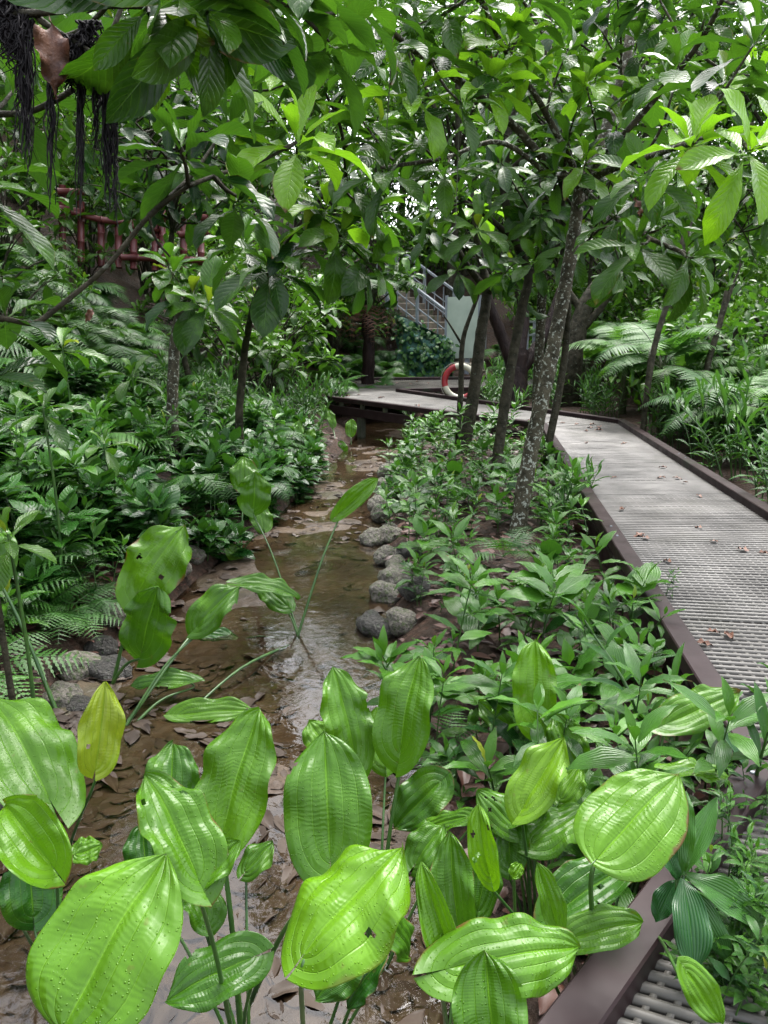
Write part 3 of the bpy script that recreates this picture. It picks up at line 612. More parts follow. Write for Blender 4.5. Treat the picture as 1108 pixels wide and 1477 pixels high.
water_plant(440, 1640, 'water plant at the bottom centre with the drooping wide pale green leaf', [
  (440, 1374, .84, 580, 1222, 172, dict(k=.5, r=.85, fold=.16, curl=.45, droop=.45, lobe=.20, roll=-12)),
  (505, 1378, .52, 455, 1442, 70, dict(k=-.2, r=.25)), (545, 1385, .5, 500, 1455, 60, dict(k=-.1, r=.12)), (560, 1330, .55, 590, 1380, 60, dict(r=.4))])
water_plant(548, 1400, 'pair of upright leaves of a water plant between stream and seedlings', [
  (512, 1092, .62, 480, 962, 82, dict(k=.3, r=.4, fold=.4, roll=10)),
  (578, 1080, .66, 606, 948, 90, dict(k=.3, r=.55, fold=.45, roll=-12, chew=False)),
  (470, 1075, .5, 445, 1040, 50, dict(r=.55)), (555, 1098, .5, 545, 1020, 60, dict(r=.5)),
  (632, 1130, .42, 568, 1195, 76, dict(k=-.1, r=.25)), (672, 1178, .45, 606, 1196, 36, dict(r=.4)), (600, 1245, .4, 640, 1190, 60, dict(r=.2))])
water_plant(650, 1640, 'water plant at the bottom right of centre with a shiny horizontal leaf', [
  (652, 1396, .80, 838, 1366, 118, dict(k=.25, r=.6, fold=.3, curl=.6, roll=10, droop=.4)),
  (650, 1400, .78, 620, 1420, 60, dict(k=0, r=.6, stalk=False, curl=.5)),
  (655, 1392, .76, 608, 1243, 70, dict(k=.3, r=.6, fold=.8, curl=.3, roll=-25, chew=True)),
  (712, 1500, .90, 700, 1372, 125, dict(k=.4, r=.66, fold=.55, curl=.4, roll=-8)),
  (660, 1330, .45, 650, 1200, 70, dict(k=.3, r=.12)), (690, 1310, .4, 700, 1215, 60, dict(r=.08))])
water_plant(840, 1500, 'water plant on the right with the upturned round beaded leaf', [
  (862, 1238, .80, 978, 1116, 140, dict(k=.5, r=.82, fold=.1, curl=.3, droop=.2, chew=False, wave=.03, lobe=.07)),
  (806, 1314, .55, 918, 1242, 95, dict(k=.5, r=.28)),
  (828, 1352, .58, 928, 1330, 66, dict(k=.1, r=.3, fold=.5)),
  (802, 1332, .62, 774, 1243, 46, dict(k=.1, r=.6, fold=.6)),
  (706, 1260, .62, 690, 1158, 50, dict(k=.1, r=.8, fold=.6, roll=-25)),
  (905, 1235, .5, 935, 1150, 50, dict(r=.5))])
water_plant(770, 1400, 'cluster of water plant leaves behind the round beaded leaf', [
  (756, 1162, .60, 814, 1064, 78, dict(k=.3, r=.9, fold=.4, roll=-10)),
  (772, 1038, .58, 772, 922, 68, dict(k=.25, r=.72, fold=.4, curl=.5)),
  (830, 1100, .5, 800, 1030, 60, dict(r=.6)), (745, 1195, .48, 688, 1140, 58, dict(r=.3, k=.2)), (770, 1215, .45, 850, 1165, 70, dict(r=.25, k=.4)),
  (740, 1180, .5, 792, 1135, 60, dict(r=.4)), (810, 1150, .5, 838, 1105, 46, dict(r=.5)), (735, 1245, .4, 735, 1160, 70, dict(r=.1)),
  (700, 1420, .4, 760, 1345, 70, dict(r=.1)), (730, 1045, .35, 690, 1010, 40, dict(r=.3))])
water_plant(905, 1330, 'water plant leaning over the boardwalk kerb with a bright folded leaf', [
  (966, 1042, .56, 1068, 998, 66, dict(k=.2, r=.6, fold=.35, roll=10)),
  (972, 1112, .5, 1066, 1132, 52, dict(k=.2, r=.7, fold=.3)),
  (992, 1402, .62, 1040, 1476, 55, dict(k=-.1, r=.78, fold=.4)),
  (850, 1315, .45, 800, 1360, 50, dict(r=.2))], z=.12)
t = water_plant(742, 1500, 'single small round seed leaf on a thin pale stem', [(742, 1262, .68, 752, 1246, 24, dict(k=.3, r=.95, stalk=True, chew=False))])
water_plant(158, 992, 'tall water plant by the left rocks with a chewed arching leaf', [
  (200, 852, .55, 266, 758, 92, dict(k=.2, r=.62, fold=.25, curl=.6, chew=True, roll=10)),
  (205, 936, .28, 228, 845, 80, dict(k=-.25, r=.22, fold=.2))])
water_plant(170, 1060, 'water plant with one thin heart shaped leaf leaning over the pool', [
  (286, 902, .42, 345, 846, 56, dict(k=.2, r=.42, fold=.3)), (350, 842, .38, 432, 864, 38, dict(k=.2, r=.45, fold=.4)),
  (272, 982, .12, 188, 990, 40, dict(k=0, r=.2, fold=.5))])
water_plant(432, 922, 'water plant standing in the pool with two long slanting stalks', [
  (366, 732, .70, 368, 680, 50, dict(k=-.1, r=.35, fold=.2)), (492, 738, .72, 546, 690, 34, dict(k=.1, r=.75, fold=.6)),
  (412, 872, .2, 372, 838, 40, dict(k=.4, r=.3)), (265, 1030, .06, 368, 1024, 46, dict(k=.1, r=.85, fold=.4)), (330, 918, .04, 278, 915, 30, dict(k=0, r=.12, fold=.1))])
water_plant(95, 1035, 'lone slanting stalk at the left whose leaf leaves the picture', [(-10, 815, .75, -70, 730, 100, dict(k=.3, r=.3))])
water_plant(345, 800, 'small water plant at the foot of the left bank by the pool', [
  (352, 700, .5, 352, 660, 40, dict(r=.3)), (330, 790, .15, 350, 815, 24, dict(r=.4)), (380, 760, .25, 372, 728, 34, dict(r=.3))])
for rx, ry, lab, lv in [
  (430, 708, 'slender arrow leaved plant clump on the mud left of the far boardwalk', [(415, 650, .2, 405, 618, 22), (440, 645, .25, 452, 618, 20), (425, 640, .35, 432, 605, 20), (455, 660, .2, 470, 640, 20), (412, 680, .1, 395, 660, 20)]),
  (505, 640, 'tiny heart leaved plant with one pale leaf in the mud', [(506, 625, .0, 507, 604, 18)]),
  (487, 640, 'thin dark stemmed arrow leaf plant beside the pale heart leaf', [(480, 612, .1, 474, 590, 14), (492, 640, -.1, 500, 655, 14), (470, 600, .15, 462, 580, 14)])]:
    water_plant(rx, ry, lab, [s+(dict(k=.2, r=.5),) for s in lv], z=-.03 if ry > 680 else -.15)
# strap leaved plant by the kerb
root = PG(965, 1330, .2); t = thing('strap_leaf_plant', root, 'dark strap leaved plant with white striped leaves beside the near kerb', 'plant')
for s in [(985, 1268, .62, 1000, 1408, 56, dict(k=-.5, r=.02, kind='strap', curl=.7, m='ginger')), (990, 1262, .62, 1102, 1336, 50, dict(k=-.1, r=.35, kind='strap', curl=.9, m='ginger')), (985, 1275, .6, 1050, 1388, 40, dict(k=-.3, r=.2, kind='strap', curl=.8, m='ginger')),
          (980, 1265, .62, 965, 1130, 40, dict(k=.2, r=.2, kind='strap', m='ginger')), (985, 1262, .62, 1035, 1150, 38, dict(k=.3, r=.5, kind='strap', m='ginger')), (978, 1268, .62, 925, 1170, 40, dict(k=.2, r=.1, kind='strap', m='ginger')),
          (975, 1270, .6, 945, 1330, 36, dict(k=-.2, r=.1, kind='strap', m='ginger')), (985, 1260, .62, 990, 1140, 34, dict(k=.3, r=.6, kind='strap', m='ginger'))]:
    s[6].update(fold=.4, lobe=0, droop=.1, chew=False); hero_leaf(t, root, s)

# ------------------------------------------------------------------ small plants
def seedling(h, n, Lf, tpl, lm, up=.9, top=5, stems=1, sr=.004):
    a = Acc()
    for _ in range(stems):
        ln = rng.normal(size=2)*.18*h; b = rng.normal(size=2)*.03*(stems > 1)
        p = [np.array([b[0], b[1], -.03]), np.array([b[0]+ln[0]*.4, b[1]+ln[1]*.4, h*.55]), np.array([b[0]+ln[0], b[1]+ln[1], h])]
        tube(a, p, [sr, sr*.8, sr*.5], 5, 4, 1, cap=False); c = catmull(p, 8); ph = rng.uniform(0, 6.28)
        for i in range(n):
            t = .18+.8*(i+.5)/n; q = c[int(t*(len(c)-1))]; ph += 2.4+rng.normal()*.3; e = rng.uniform(-.1, .7)*up
            d = np.array([math.cos(ph)*math.cos(e), math.sin(ph)*math.cos(e), math.sin(e)])
            place(a, pick(tpl), q, d, [rng.normal()*.2, rng.normal()*.2, 1], Lf*rng.uniform(.7, 1.15), float(np.clip(rng.normal(.35, .25), 0, 1)), rng.uniform(.9, 1.2))
        if top: rosette(a, c[-1], [ln[0], ln[1], h], top, Lf*.95, .3, 1.25, tpl, .1, .8, .4)
    return a
SEED = [seedling(h, n, lf, LANCE, 'lance', top=t, stems=s).mesh('seedling', [M['lance'], M['stem']]) for h, n, lf, t, s in [(.22, 5, .15, 5, 1), (.3, 7, .15, 5, 1), (.16, 3, .17, 6, 1), (.34, 8, .13, 4, 2), (.25, 5, .18, 5, 2), (.4, 10, .14, 5, 1), (.5, 9, .19, 6, 1), (.12, 3, .12, 5, 1)]]
BROAD = [seedling(h, n, lf, OVATE, 'lance', top=t, stems=s).mesh('broad_seedling', [M['lance'], M['stem']]) for h, n, lf, t, s in [(.14, 3, .14, 5, 1), (.22, 5, .13, 5, 1), (.18, 4, .16, 4, 2), (.34, 6, .19, 5, 1), (.28, 5, .22, 4, 1)]]
COVER = [seedling(h, n, lf, OVATE, 'cover', top=t, stems=s, up=.6).mesh('ground_cover_plant', [M['cover'], M['stem']]) for h, n, lf, t, s in [(.25, 7, .17, 5, 3), (.32, 9, .16, 5, 3), (.2, 6, .18, 5, 4), (.36, 9, .18, 5, 3)]]
WEED = [seedling(h, n, lf, LANCE, 'lance', top=t, stems=s, sr=.002).mesh('weed', [M['lance'], M['stem']]) for h, n, lf, t, s in [(.16, 7, .05, 4, 4), (.22, 10, .05, 4, 4)]]
def deck_left(y): return float(np.interp(y, [L[1][1], L[2][1]], [L[1][0], L[2][0]]))
def sample(n, fx, y0, y1, mind, pw=1.):
    pts = []; tr = 0
    while len(pts) < n and tr < n*60:
        tr += 1; y = y0+(y1-y0)*rng.random()**pw; a_, b_ = fx(y)
        if b_ <= a_: continue
        x = rng.uniform(a_, b_)
        if all((x-p)**2+(y-q)**2 > mind*mind for p, q in pts): pts.append((x, y))
    return pts
def rightbank(y):
    if y < 2.4: return (.45, .75) if y > 1.75 else (0, 0)
    return (float(xr(y))+(.24 if 3.4 < y < 6.6 else .08), deck_left(y)-.16 if y < 10.6 else max(.4, 2.0-(y-10.6)*.78))
for x, y in sample(300, rightbank, 2.0, 12.5, .125, 1.2):
    if 4.4 < y < 6.15 and abs(x/y-.172) < .045: continue
    big = rng.random() < .62; far = y > 7.5
    if far: lab, grp = 'thin leaved seedling in the thicket below the far boardwalk', 'seedlings below the far boardwalk'
    elif y < 4.2: lab, grp = ('lance leaved seedling on the brown litter near the foreground water plants', 'lance leaved seedlings near the foreground') if big else ('low broad leaved seedling on the brown litter near the foreground', 'broad seedlings near the foreground')
    else: lab, grp = ('lance leaved seedling on the bank beside the speckled trunk', 'seedlings between stream and boardwalk') if big else ('low broad leaved seedling on the bank beside the speckled trunk', 'broad seedlings between stream and boardwalk')
    s = rng.uniform(.65, 1.3)*(.9 if far else 1.)
    copies('seedling', pick(SEED if big else BROAD), on(x, y), rng.uniform(0, 6.28), s, lab, 'seedling', grp, .15)
def leftbank(y): return (float(xl(y))-min(2.6, .7+.28*y), float(xl(y))-.02)
for x, y in sample(225, leftbank, 3.4, 11., .17, 1.1):
    t_ = float(xl(y))-x
    if (y < 5.1 and t_ < .42) or (6.6 < y < 8 and abs(x/y+.275) < .02): continue
    lab, grp = ('dark glossy ground cover plant along the left stream edge', 'ground cover along the left edge') if t_ < .6 else ('dark glossy ground cover plant on the left bank below the ferns', 'ground cover on the left bank')
    copies('ground_cover_plant', pick(COVER), on(x, y), rng.uniform(0, 6.28), rng.uniform(.6, 1.55), lab, 'ground cover plant', grp, .15)
for i, (x, y) in enumerate([(1075,1210),(1098,1260),(1040,1320),(1085,1390),(1060,1440),(1100,1440),(1015,1470),(1100,1330),(1048,1380),(1075,1470),(1090,1190),(1035,1430),(1100,1380),(1070,1290),(1085,1330),(1050,1350),(1100,1200),(1040,1470),(1020,1440),(1065,1410),(1095,1470)]):
    copies('weed', WEED[i % 2], PG(x, y, DZ-.08), rng.uniform(0, 6.28), rng.uniform(.9, 1.4), 'small leaved weed growing up through the near grating', 'weed', 'weeds in the near grating', .2)
for i, (x, y, k, sc_) in enumerate([(1010, 1150, 6, 1.1), (1060, 1120, 1, 1.), (940, 1215, 6, 1.1), (1085, 1090, 3, 1.1), (900, 1160, 5, 1.), (1020, 1060, 1, 1.1), (880, 1260, 0, 1.2), (930, 1120, 3, 1.), (960, 1180, 0, 1.3), (900, 1060, 6, 1.), (850, 1230, 2, 1.3), (990, 1205, 4, 1.)]):
    p = PG(x, y+60, .2); copies('seedling', SEED[k], p-[0, 0, .05], i*1.3, sc_, 'lush seedling crowding against the corner of the near kerb', 'seedling', 'seedlings against the near kerb', .2)
copies('weed', WEED[0], PD(958, 862), 0, .9, 'small green weed alone on the grating against the kerb', 'weed', None)
# ferns
def fern_plant(n, Lf, e0, arch, mats, wid=.42, tpl=PINNA, np_=16, z0=0., tr=.006, az=None):
    a = Acc(); ph = rng.uniform(0, 6.28)
    for i in range(n):
        ph = rng.uniform(*az) if az else ph+2.399+rng.normal()*.2; e = rng.uniform(*e0); l = Lf*rng.uniform(.75, 1.1)
        frond(a, [0, 0, 0], [math.cos(ph)*math.cos(e), math.sin(ph)*math.cos(e), math.sin(e)], l, arch*rng.uniform(.8, 1.25), np_, wid, tpl, rng.uniform(.2, .7), tr=tr)
    if z0: tube(a, [[0, 0, -1.8], [.03, .02, -.6], [0, 0, 0]], [.10, .08, .09], 8, 4, 1, .1)
    return a.mesh('fern', mats)
HANG = [fern_plant(11, 1.0, (.5, 1.25), 2.1, [M['fern'], M['fstem']], .36, PINNA, 22, tr=.004, az=(-2.7, -.4)) for _ in range(4)]
FERN = [fern_plant(9, .8, (.5, 1.3), 1.4, [M['fern'], M['fstem']], .34, PINNA, 26, tr=.004) for _ in range(3)]
BIGF = [fern_plant(11, 1.7, (.55, 1.4), 1.7, [M['fernbright'], M['fstem']], .31, PINNA, 30, z0=1, tr=.009) for _ in range(4)]
SMALLF = [fern_plant(7, .34, (.4, 1.1), 1.0, [M['fern'], M['stem']], .34, PINNAS, 13, tr=.002) for _ in range(2)]
for x, y in sample(85, lambda y: (float(xl(y))-3.4-.22*y, float(xl(y))-1.3), 5., 14.5, .42):
    copies('fern', pick(HANG), on(x, y, .05), rng.uniform(-.4, .9), rng.uniform(.7, 1.15), 'dark arching fern on the steep left bank', 'fern', 'ferns on the left bank', .2)
for x, y in sample(30, lambda y: (-.5*y, -.2*y), 8.2, 13.6, .42):
    copies('fern', pick(HANG), on(x, y, .05), rng.uniform(-.4, .9), rng.uniform(.7, 1.1), 'low dark fern on the slope just below the bamboo railing', 'fern', 'ferns below the bamboo railing', .2)
for x, y in [(100, 850), (75, 870), (130, 880), (55, 900), (20, 890), (95, 900)]:
    p = PG(x, y, .2); copies('small_fern', pick(SMALLF), on(p[0], p[1], .05), rng.uniform(0, 6.28), rng.uniform(1., 1.5), 'small fern at the left stream edge above the mossy boulder', 'fern', 'small ferns above the boulder', .2)
for x, y in sample(26, lambda y: (float(xl(y))-min(2.4, .7+.28*y), float(xl(y))-.3), 5., 10.5, .45):
    copies('fern', pick(HANG), on(x, y, .12), rng.uniform(-.6, 1.2), rng.uniform(.45, .75), 'small fern arching out of the dark glossy ground cover', 'fern', 'ferns in the left ground cover', .2)
for x, y in sample(34, lambda y: (float(xl(y))-min(2.4, .7+.28*y), float(xl(y))-.2), 5., 10.5, .35):
    copies('seedling', pick(SEED), on(x, y, .08), rng.uniform(0, 6.28), rng.uniform(1., 1.7), 'tall lance leaved seedling rising above the left ground cover', 'seedling', 'tall seedlings in the left ground cover', .2)
for x, y in sample(52, lambda y: (-2.55, float(xl(y))-.30), 3.1, 5.7, .15):
    k = rng.random(); copies('seedling' if k < .6 else 'small_fern', pick(SEED) if k < .6 else pick(SMALLF), on(x, y, .02), rng.uniform(0, 6.28), rng.uniform(.8, 1.4) if k < .6 else rng.uniform(1., 1.6), 'small bright undergrowth plant on the soil above the left stream rocks', 'undergrowth plant', 'undergrowth above the left rocks', .2)
p = PG(640, 1085, .12); o = copies('small_fern', fern_plant(5, .3, (.4, .9), .8, [M['fernbright'], M['stem']], .3, PINNAS, 13, tr=.002), on(p[0], p[1], .02), 0, 1., 'bright yellow green little fern right of the pair of upright leaves', 'fern', None)
p = PG(700, 830, .15); copies('small_fern', SMALLF[0], on(p[0]+.12, p[1], .1), 1., 1.3, 'little fern at the foot of the speckled trunk', 'fern', None)
for x, y in sample(48, lambda y: (float(np.interp(y, [8, 12, 20], [4.3, 3.9, 4.2])), 4.0+.34*y), 8.2, 20, .62):
    copies('tree_fern', pick(BIGF), on(x, y, .25+rng.uniform(.0, 1.)*min(1, (y-7)/6)), rng.uniform(0, 6.28), rng.uniform(.5, .9), 'pale green feathery tree fern right of the boardwalk', 'tree fern', 'tree ferns right of the boardwalk', .15)
for x, y in sample(12, lambda y: (-2.6, .2), 15.6, 20, .6):
    copies('fern', pick(FERN), on(x, y, .1), rng.uniform(0, 6.28), rng.uniform(.9, 1.3), 'fern growing behind the far bend of the boardwalk', 'fern', 'ferns behind the far bend', .2)
for x, y in sample(30, lambda y: (-2., .5) if rng.random() < .4 else (2.9, 4.9), 19.7, 22., .42)+[(1.5, 19.7), (1.9, 19.6), (3.0, 19.8), (3.3, 19.9), (-.2, 19.7), (.3, 19.8)]:
    copies('fern', pick(HANG), on(x, y, .05), rng.uniform(-.5, .5), rng.uniform(.7, 1.05) if not 1 < x < 2.8 else .4, 'fern hanging on the brown slope around the foot of the stone stairs', 'fern', 'ferns around the stairs', .2)
# ginger
def ginger(ns, h, Lf):
    a = Acc()
    for _ in range(ns):
        b = rng.normal(size=2)*.1; ln = rng.normal(size=2)*.25*h; p = [np.array([b[0], b[1], -.05]), np.array([b[0]+ln[0]*.3, b[1]+ln[1]*.3, h*.5]), np.array([b[0]+ln[0], b[1]+ln[1], h])]
        tube(a, p, [.008, .007, .003], 6, 4, 1, cap=False); c = catmull(p, 10); ph = rng.uniform(0, 3.14); n = 9
        for i in range(n):
            t = .25+.75*i/(n-1); q = c[int(t*(len(c)-1))]; ph += PI+rng.normal()*.25; e = .35+.9*t**2+rng.normal()*.1
            d = np.array([math.cos(ph)*math.cos(e), math.sin(ph)*math.cos(e), math.sin(e)])
            place(a, pick(STRAP), q, d, [0, 0, 1]+rng.normal(size=3)*.15, Lf*rng.uniform(.75, 1.1)*(1-.25*t), float(np.clip(.25+.5*t**3+rng.normal()*.15, 0, 1)))
    return a.mesh('ginger_plant', [M['ginger'], M['stem']])
GIN = [ginger(5, .75, .34), ginger(4, .6, .32), ginger(6, .9, .36)]
def rdeck(y): return float(np.interp(y, [2, 11.2, 12.5], [2.62, 3.5, 3.9]))
for x, y in sample(62, lambda y: (rdeck(y)+.3, rdeck(y)+2.6), 5.2, 12.5, .3):
    copies('ginger_plant', pick(GIN), on(x, y), rng.uniform(0, 6.28), rng.uniform(.75, 1.15), 'leafy ginger plant crowding the right kerb of the boardwalk', 'ginger plant', 'ginger plants right of the boardwalk', .12)
for x, y in sample(26, lambda y: (1.9, 4.4), 12.9, 16.5, .32):
    copies('ginger_plant', pick(GIN), on(x, y), rng.uniform(0, 6.28), rng.uniform(.6, .9), 'grassy leaved plant behind the boardwalk around the dark forked tree', 'ginger plant', 'grassy plants behind the boardwalk', .12)
for x, y in sample(30, lambda y: (-2.9, float(xl(y))-.3), 10.5, 15.5, .3):
    copies('ginger_plant', pick(GIN), on(x, y), rng.uniform(0, 6.28), rng.uniform(.55, .9), 'grassy leaved plant on the left bank before the far boardwalk', 'ginger plant', 'grassy plants on the far left bank', .12)
g1 = ginger(2, .5, .26)
for x, y, s, r_ in [(1000, 1110, 1.1, .3), (1030, 1085, .9, 2.)]:
    p = PG(x, y, .2); copies('ginger_plant', g1, [p[0]-.1, p[1], .15], r_, s, 'young ginger plant leaning over the near kerb' if s > 1 else 'smaller young ginger plant over the near kerb by the picture edge', 'ginger plant', None, .1)
for x, y, d, L_, lab in [(62, 588, 4.3, .27, 'young sapling with a bright leaf rosette among the left ground cover'), (12, 770, 2.9, .20, 'low dull leaf rosette at the left edge above the slanting stalk'), (150, 640, 5.6, .24, 'small rosette sapling standing in the left ground cover'), (190, 540, 7.4, .34, 'leafy rosette sapling left of the short speckled trunk'), (90, 500, 6.6, .34, 'drooping rosette sapling in front of the dark hanging ferns')]:
    p = P(x, y, d); z = G(p[0], p[1]); t = thing('rosette_sapling', (p[0], p[1], z), lab, 'sapling'); a = Acc(); tube(a, [[p[0], p[1], z-.05], [p[0]+.02, p[1], (z+p[2])/2], p], [.009, .008, .006], 6, 5); a.build('stem', M['stem'], t)
    a = Acc(); rosette(a, p, [.1, -.2, 1], 10, L_, .5, 1.8, young=.8, old=.5); a.build('leaves', M['tree'], t)
for x, y, s in [(800, 770, .8), (835, 745, .7)]:
    p = PG(x, y, .15); copies('ginger_plant', GIN[1], on(p[0], p[1]), 1.+s, s, 'arching long leaved plant between the speckled trunk and the kerb', 'ginger plant', 'arching plants by the speckled trunk', .1)

# ------------------------------------------------------------------ trees
def ptube(acc, pl, sides=9, sub=7, rough=.06, mi=0):
    """pl: (px, py, depth, width px)"""
    pts = [P(x, y, d) for x, y, d, w in pl]; rad = [w*d/F/2 for x, y, d, w in pl]; tube(acc, pts, rad, sides, sub, mi, rough); return pts
def built_tree(name, lab, cat, trunk, bark, limbs, group=None, L_=.3, root=True):
    """trunk polyline, limbs = [(polyline, [rosettes (px,py,d,n[,L])])]; each limb a part, its leaves a sub-part"""
    pts0 = P(*trunk[0][:3]); t = thing(name, pts0, lab, cat, group); a = Acc()
    if root:
        x, y, d, w = trunk[0]; b = pts0.copy(); b[2] = G(b[0], b[1])-.1
        pts = [b]+[P(*q[:3]) for q in trunk]; rad = [w*d/F/2*1.25]+[q[3]*q[2]/F/2 for q in trunk]
        tube(a, pts, rad, 10, 8, 0, .05)
    else: ptube(a, trunk)
    a.build('trunk', M[bark], t)
    for pl, ros in limbs:
        a = Acc()
        if pl is not None: pts = ptube(a, pl, 7, 6, .05)
        else: pts = [P(*trunk[-1][:3])]
        lf = Acc(); hotf = Acc()
        for q in ros:
            o = P(q[0], q[1], q[2]); n = q[3]; l = q[4] if len(q) > 4 else L_
            ps = np.array(pts); c = catmull(ps, 8) if len(ps) > 1 else ps; k = int(np.argmin(np.linalg.norm(c-o, axis=1))); s = c[max(0, k-2)]; ds = np.linalg.norm(o-s)
            ax = nrm(o-s+np.array([0, 0, .25+ds*.3])) if len(q) < 6 else nrm(q[5])
            tube(a, [s, (s+o)/2+np.array([0, 0, -.06*ds])+rng.normal(size=3)*.03*ds, o], [.012, .009, .006], 6, 5, cap=False)
            hot = len(q) > 6; rosette(hotf if hot else lf, o, ax, n+1, l*1.17, .3, 1.8, young=1. if hot else .8, old=.62 if hot else rng.uniform(.12, .4))
        br_ = a.build('branch', M[bark], t)
        for ac_, nm_, mm_ in ((lf, 'leaves', 'tree'), (hotf, 'young_leaves', 'young')):
            if ac_.n: f_ = ac_.build(nm_, M[mm_], br_); f_.location = (0, 0, 0)
    return t
built_tree('broadleaf_tree', 'leaning speckled grey trunk with white lichen beside the boardwalk', 'tree',
  [(745, 775, 6.25, 26), (764, 660, 6.25, 23), (790, 540, 6.2, 21), (812, 430, 6.2, 20), (829, 330, 6.1, 19), (838, 258, 6.0, 17)], 'bark', [
  ([(836, 265, 6.0, 14), (792, 238, 5.9, 13), (742, 182, 5.7, 12), (665, 118, 5.3, 11), (600, 74, 4.9, 10), (556, 38, 4.6, 8)], [(706, 118, 5.0, 12, .34, (.1, -.4, .9), 1), (560, 62, 4.5, 9, .34), (640, 70, 5.0, 9), (600, 130, 4.7, 8, .34, (.1, -.4, .8), 1), (668, 150, 4.8, 7), (545, 10, 4.4, 8), (700, 40, 5.4, 10)]),
  ([(838, 262, 6.0, 18), (868, 205, 6.1, 17), (900, 100, 6.2, 15), (925, -30, 6.3, 14)], [(845, 120, 5.6, 11, .34, (.1, -.4, .8), 1), (920, 60, 5.8, 9), (860, 30, 6.0, 10), (960, 20, 5.6, 10), (890, -10, 5.6, 10), (800, 30, 6.1, 9)]),
  ([(838, 262, 6.0, 12), (900, 238, 5.4, 10), (985, 210, 4.4, 9), (1085, 180, 3.7, 7)], [(1000, 205, 3.9, 13, .34, (.1, -.3, .9), 1), (1085, 215, 3.5, 10, .34, (.2, -.6, .3), 1), (1045, 120, 4.2, 10), (930, 250, 4.6, 9), (1090, 60, 4., 9), (980, 90, 4.6, 9)]),
  ([(836, 258, 6.0, 10), (780, 150, 5.6, 9), (722, 60, 5.2, 8), (680, -40, 4.8, 6)], [(735, 62, 5.1, 11, .36, (.1, -.4, .8), 1), (690, 0, 4.9, 10, .36), (770, -10, 5.2, 10, .36), (640, 10, 4.8, 9, .36), (600, -20, 4.8, 9, .34), (760, 110, 5.4, 9), (820, 70, 5.5, 10), (590, 40, 4.9, 8)]),
  ([(838, 262, 6.0, 10), (930, 160, 5.6, 9), (1010, 60, 5.2, 8), (1060, -40, 4.8, 6)], [(960, 110, 5.4, 10), (1015, 30, 5.1, 10), (1070, 0, 4.8, 9), (940, -20, 5.4, 10), (1090, 110, 5., 9, .34, (.1, -.4, .8), 1), (890, 180, 5.7, 9)]),
  ([(834, 262, 6.0, 8), (870, 300, 5.6, 8), (930, 340, 5.0, 7), (1000, 370, 4.6, 6)], [(1000, 372, 4.5, 10, .34, (.6, -.6, -.2)), (920, 350, 4.8, 9, .36), (890, 310, 5.3, 8), (960, 325, 4.9, 7)]),
  ([(835, 270, 6.0, 8), (850, 250, 5.8, 7), (845, 238, 5.7, 6)], [(845, 232, 5.6, 11, .32, (.1, -.4, .8), 1), (800, 255, 5.7, 8), (820, 205, 5.9, 9)]),
  ([(790, 250, 5.9, 8), (720, 205, 5.7, 7), (640, 228, 5.4, 6), (550, 242, 5.0, 5)], [(560, 245, 5.0, 9, .34), (640, 240, 5.3, 8), (600, 200, 5.2, 8), (520, 170, 5.0, 8)])])
built_tree('broadleaf_tree', 'crooked mid sized trunk just left of the speckled trunk', 'tree',
  [(712, 700, 8.2, 16), (732, 560, 8.2, 15), (752, 450, 8.2, 14), (762, 395, 8.2, 13), (742, 345, 8.2, 12), (728, 280, 8.1, 13), (730, 215, 8.0, 12), (740, 160, 8., 10)], 'barkdark', [
  ([(740, 345, 8.2, 9), (700, 310, 8.0, 8), (660, 285, 7.8, 6)], [(660, 285, 7.8, 10, .36), (690, 330, 7.6, 9, .36), (620, 300, 7.6, 9)]),
  ([(730, 250, 8.1, 9), (770, 215, 8.0, 8), (800, 175, 8., 7)], [(795, 190, 8., 9), (770, 300, 7.8, 10, .3), (760, 270, 7.7, 8), (760, 130, 8., 9), (700, 180, 8, 9)]),
  ([(760, 400, 8.2, 9), (800, 355, 8.3, 7), (830, 350, 8.4, 6)], [(780, 345, 8., 8), (830, 340, 8.2, 8)])])
built_tree('broadleaf_tree', 'dark straight trunk in front of the lifebuoy', 'tree',
  [(668, 655, 10, 21), (683, 570, 10, 18), (694, 480, 10, 16), (702, 420, 10, 14), (690, 350, 10, 13), (684, 280, 10, 11)], 'barkdark', [
  ([(702, 420, 10, 12), (672, 380, 9.8, 9), (650, 340, 9.5, 8)], [(640, 345, 9.4, 10, .4), (660, 390, 9.2, 8, .4), (625, 330, 9.3, 8, .4)]),
  ([(700, 425, 10, 10), (730, 405, 9.8, 7), (760, 390, 9.6, 6)], [(740, 385, 9.6, 8, .36), (690, 300, 9.8, 9, .4, (.1, -.4, .8), 1), (640, 260, 9.6, 9, .4)])])
built_tree('sapling', 'thin dark stem crossing the lifebuoy', 'sapling', [(660, 640, 10.2, 8), (665, 560, 10.2, 8), (668, 490, 10.2, 7), (690, 425, 10.2, 5)], 'barkdark', [([(668, 500, 10.2, 4), (650, 470, 10.2, 3), (640, 455, 10.2, 2)], [])])
built_tree('gnarled_tree', 'dark reddish gnarled tree with a forked trunk behind the boardwalk', 'tree',
  [(742, 600, 13.6, 46), (745, 545, 13.6, 33), (748, 505, 13.6, 30)], 'barkred', [
  ([(744, 540, 13.6, 22), (722, 480, 13.5, 17), (704, 430, 13.4, 14), (692, 360, 13.3, 10)], []),
  ([(750, 535, 13.6, 22), (785, 485, 13.7, 17), (808, 430, 13.8, 18), (830, 360, 13.9, 14)], [(850, 340, 13.8, 9, .4)]),
  ([(748, 510, 13.6, 22), (755, 450, 13.7, 17), (745, 400, 13.8, 13)], [(745, 390, 13.8, 9, .4)])])
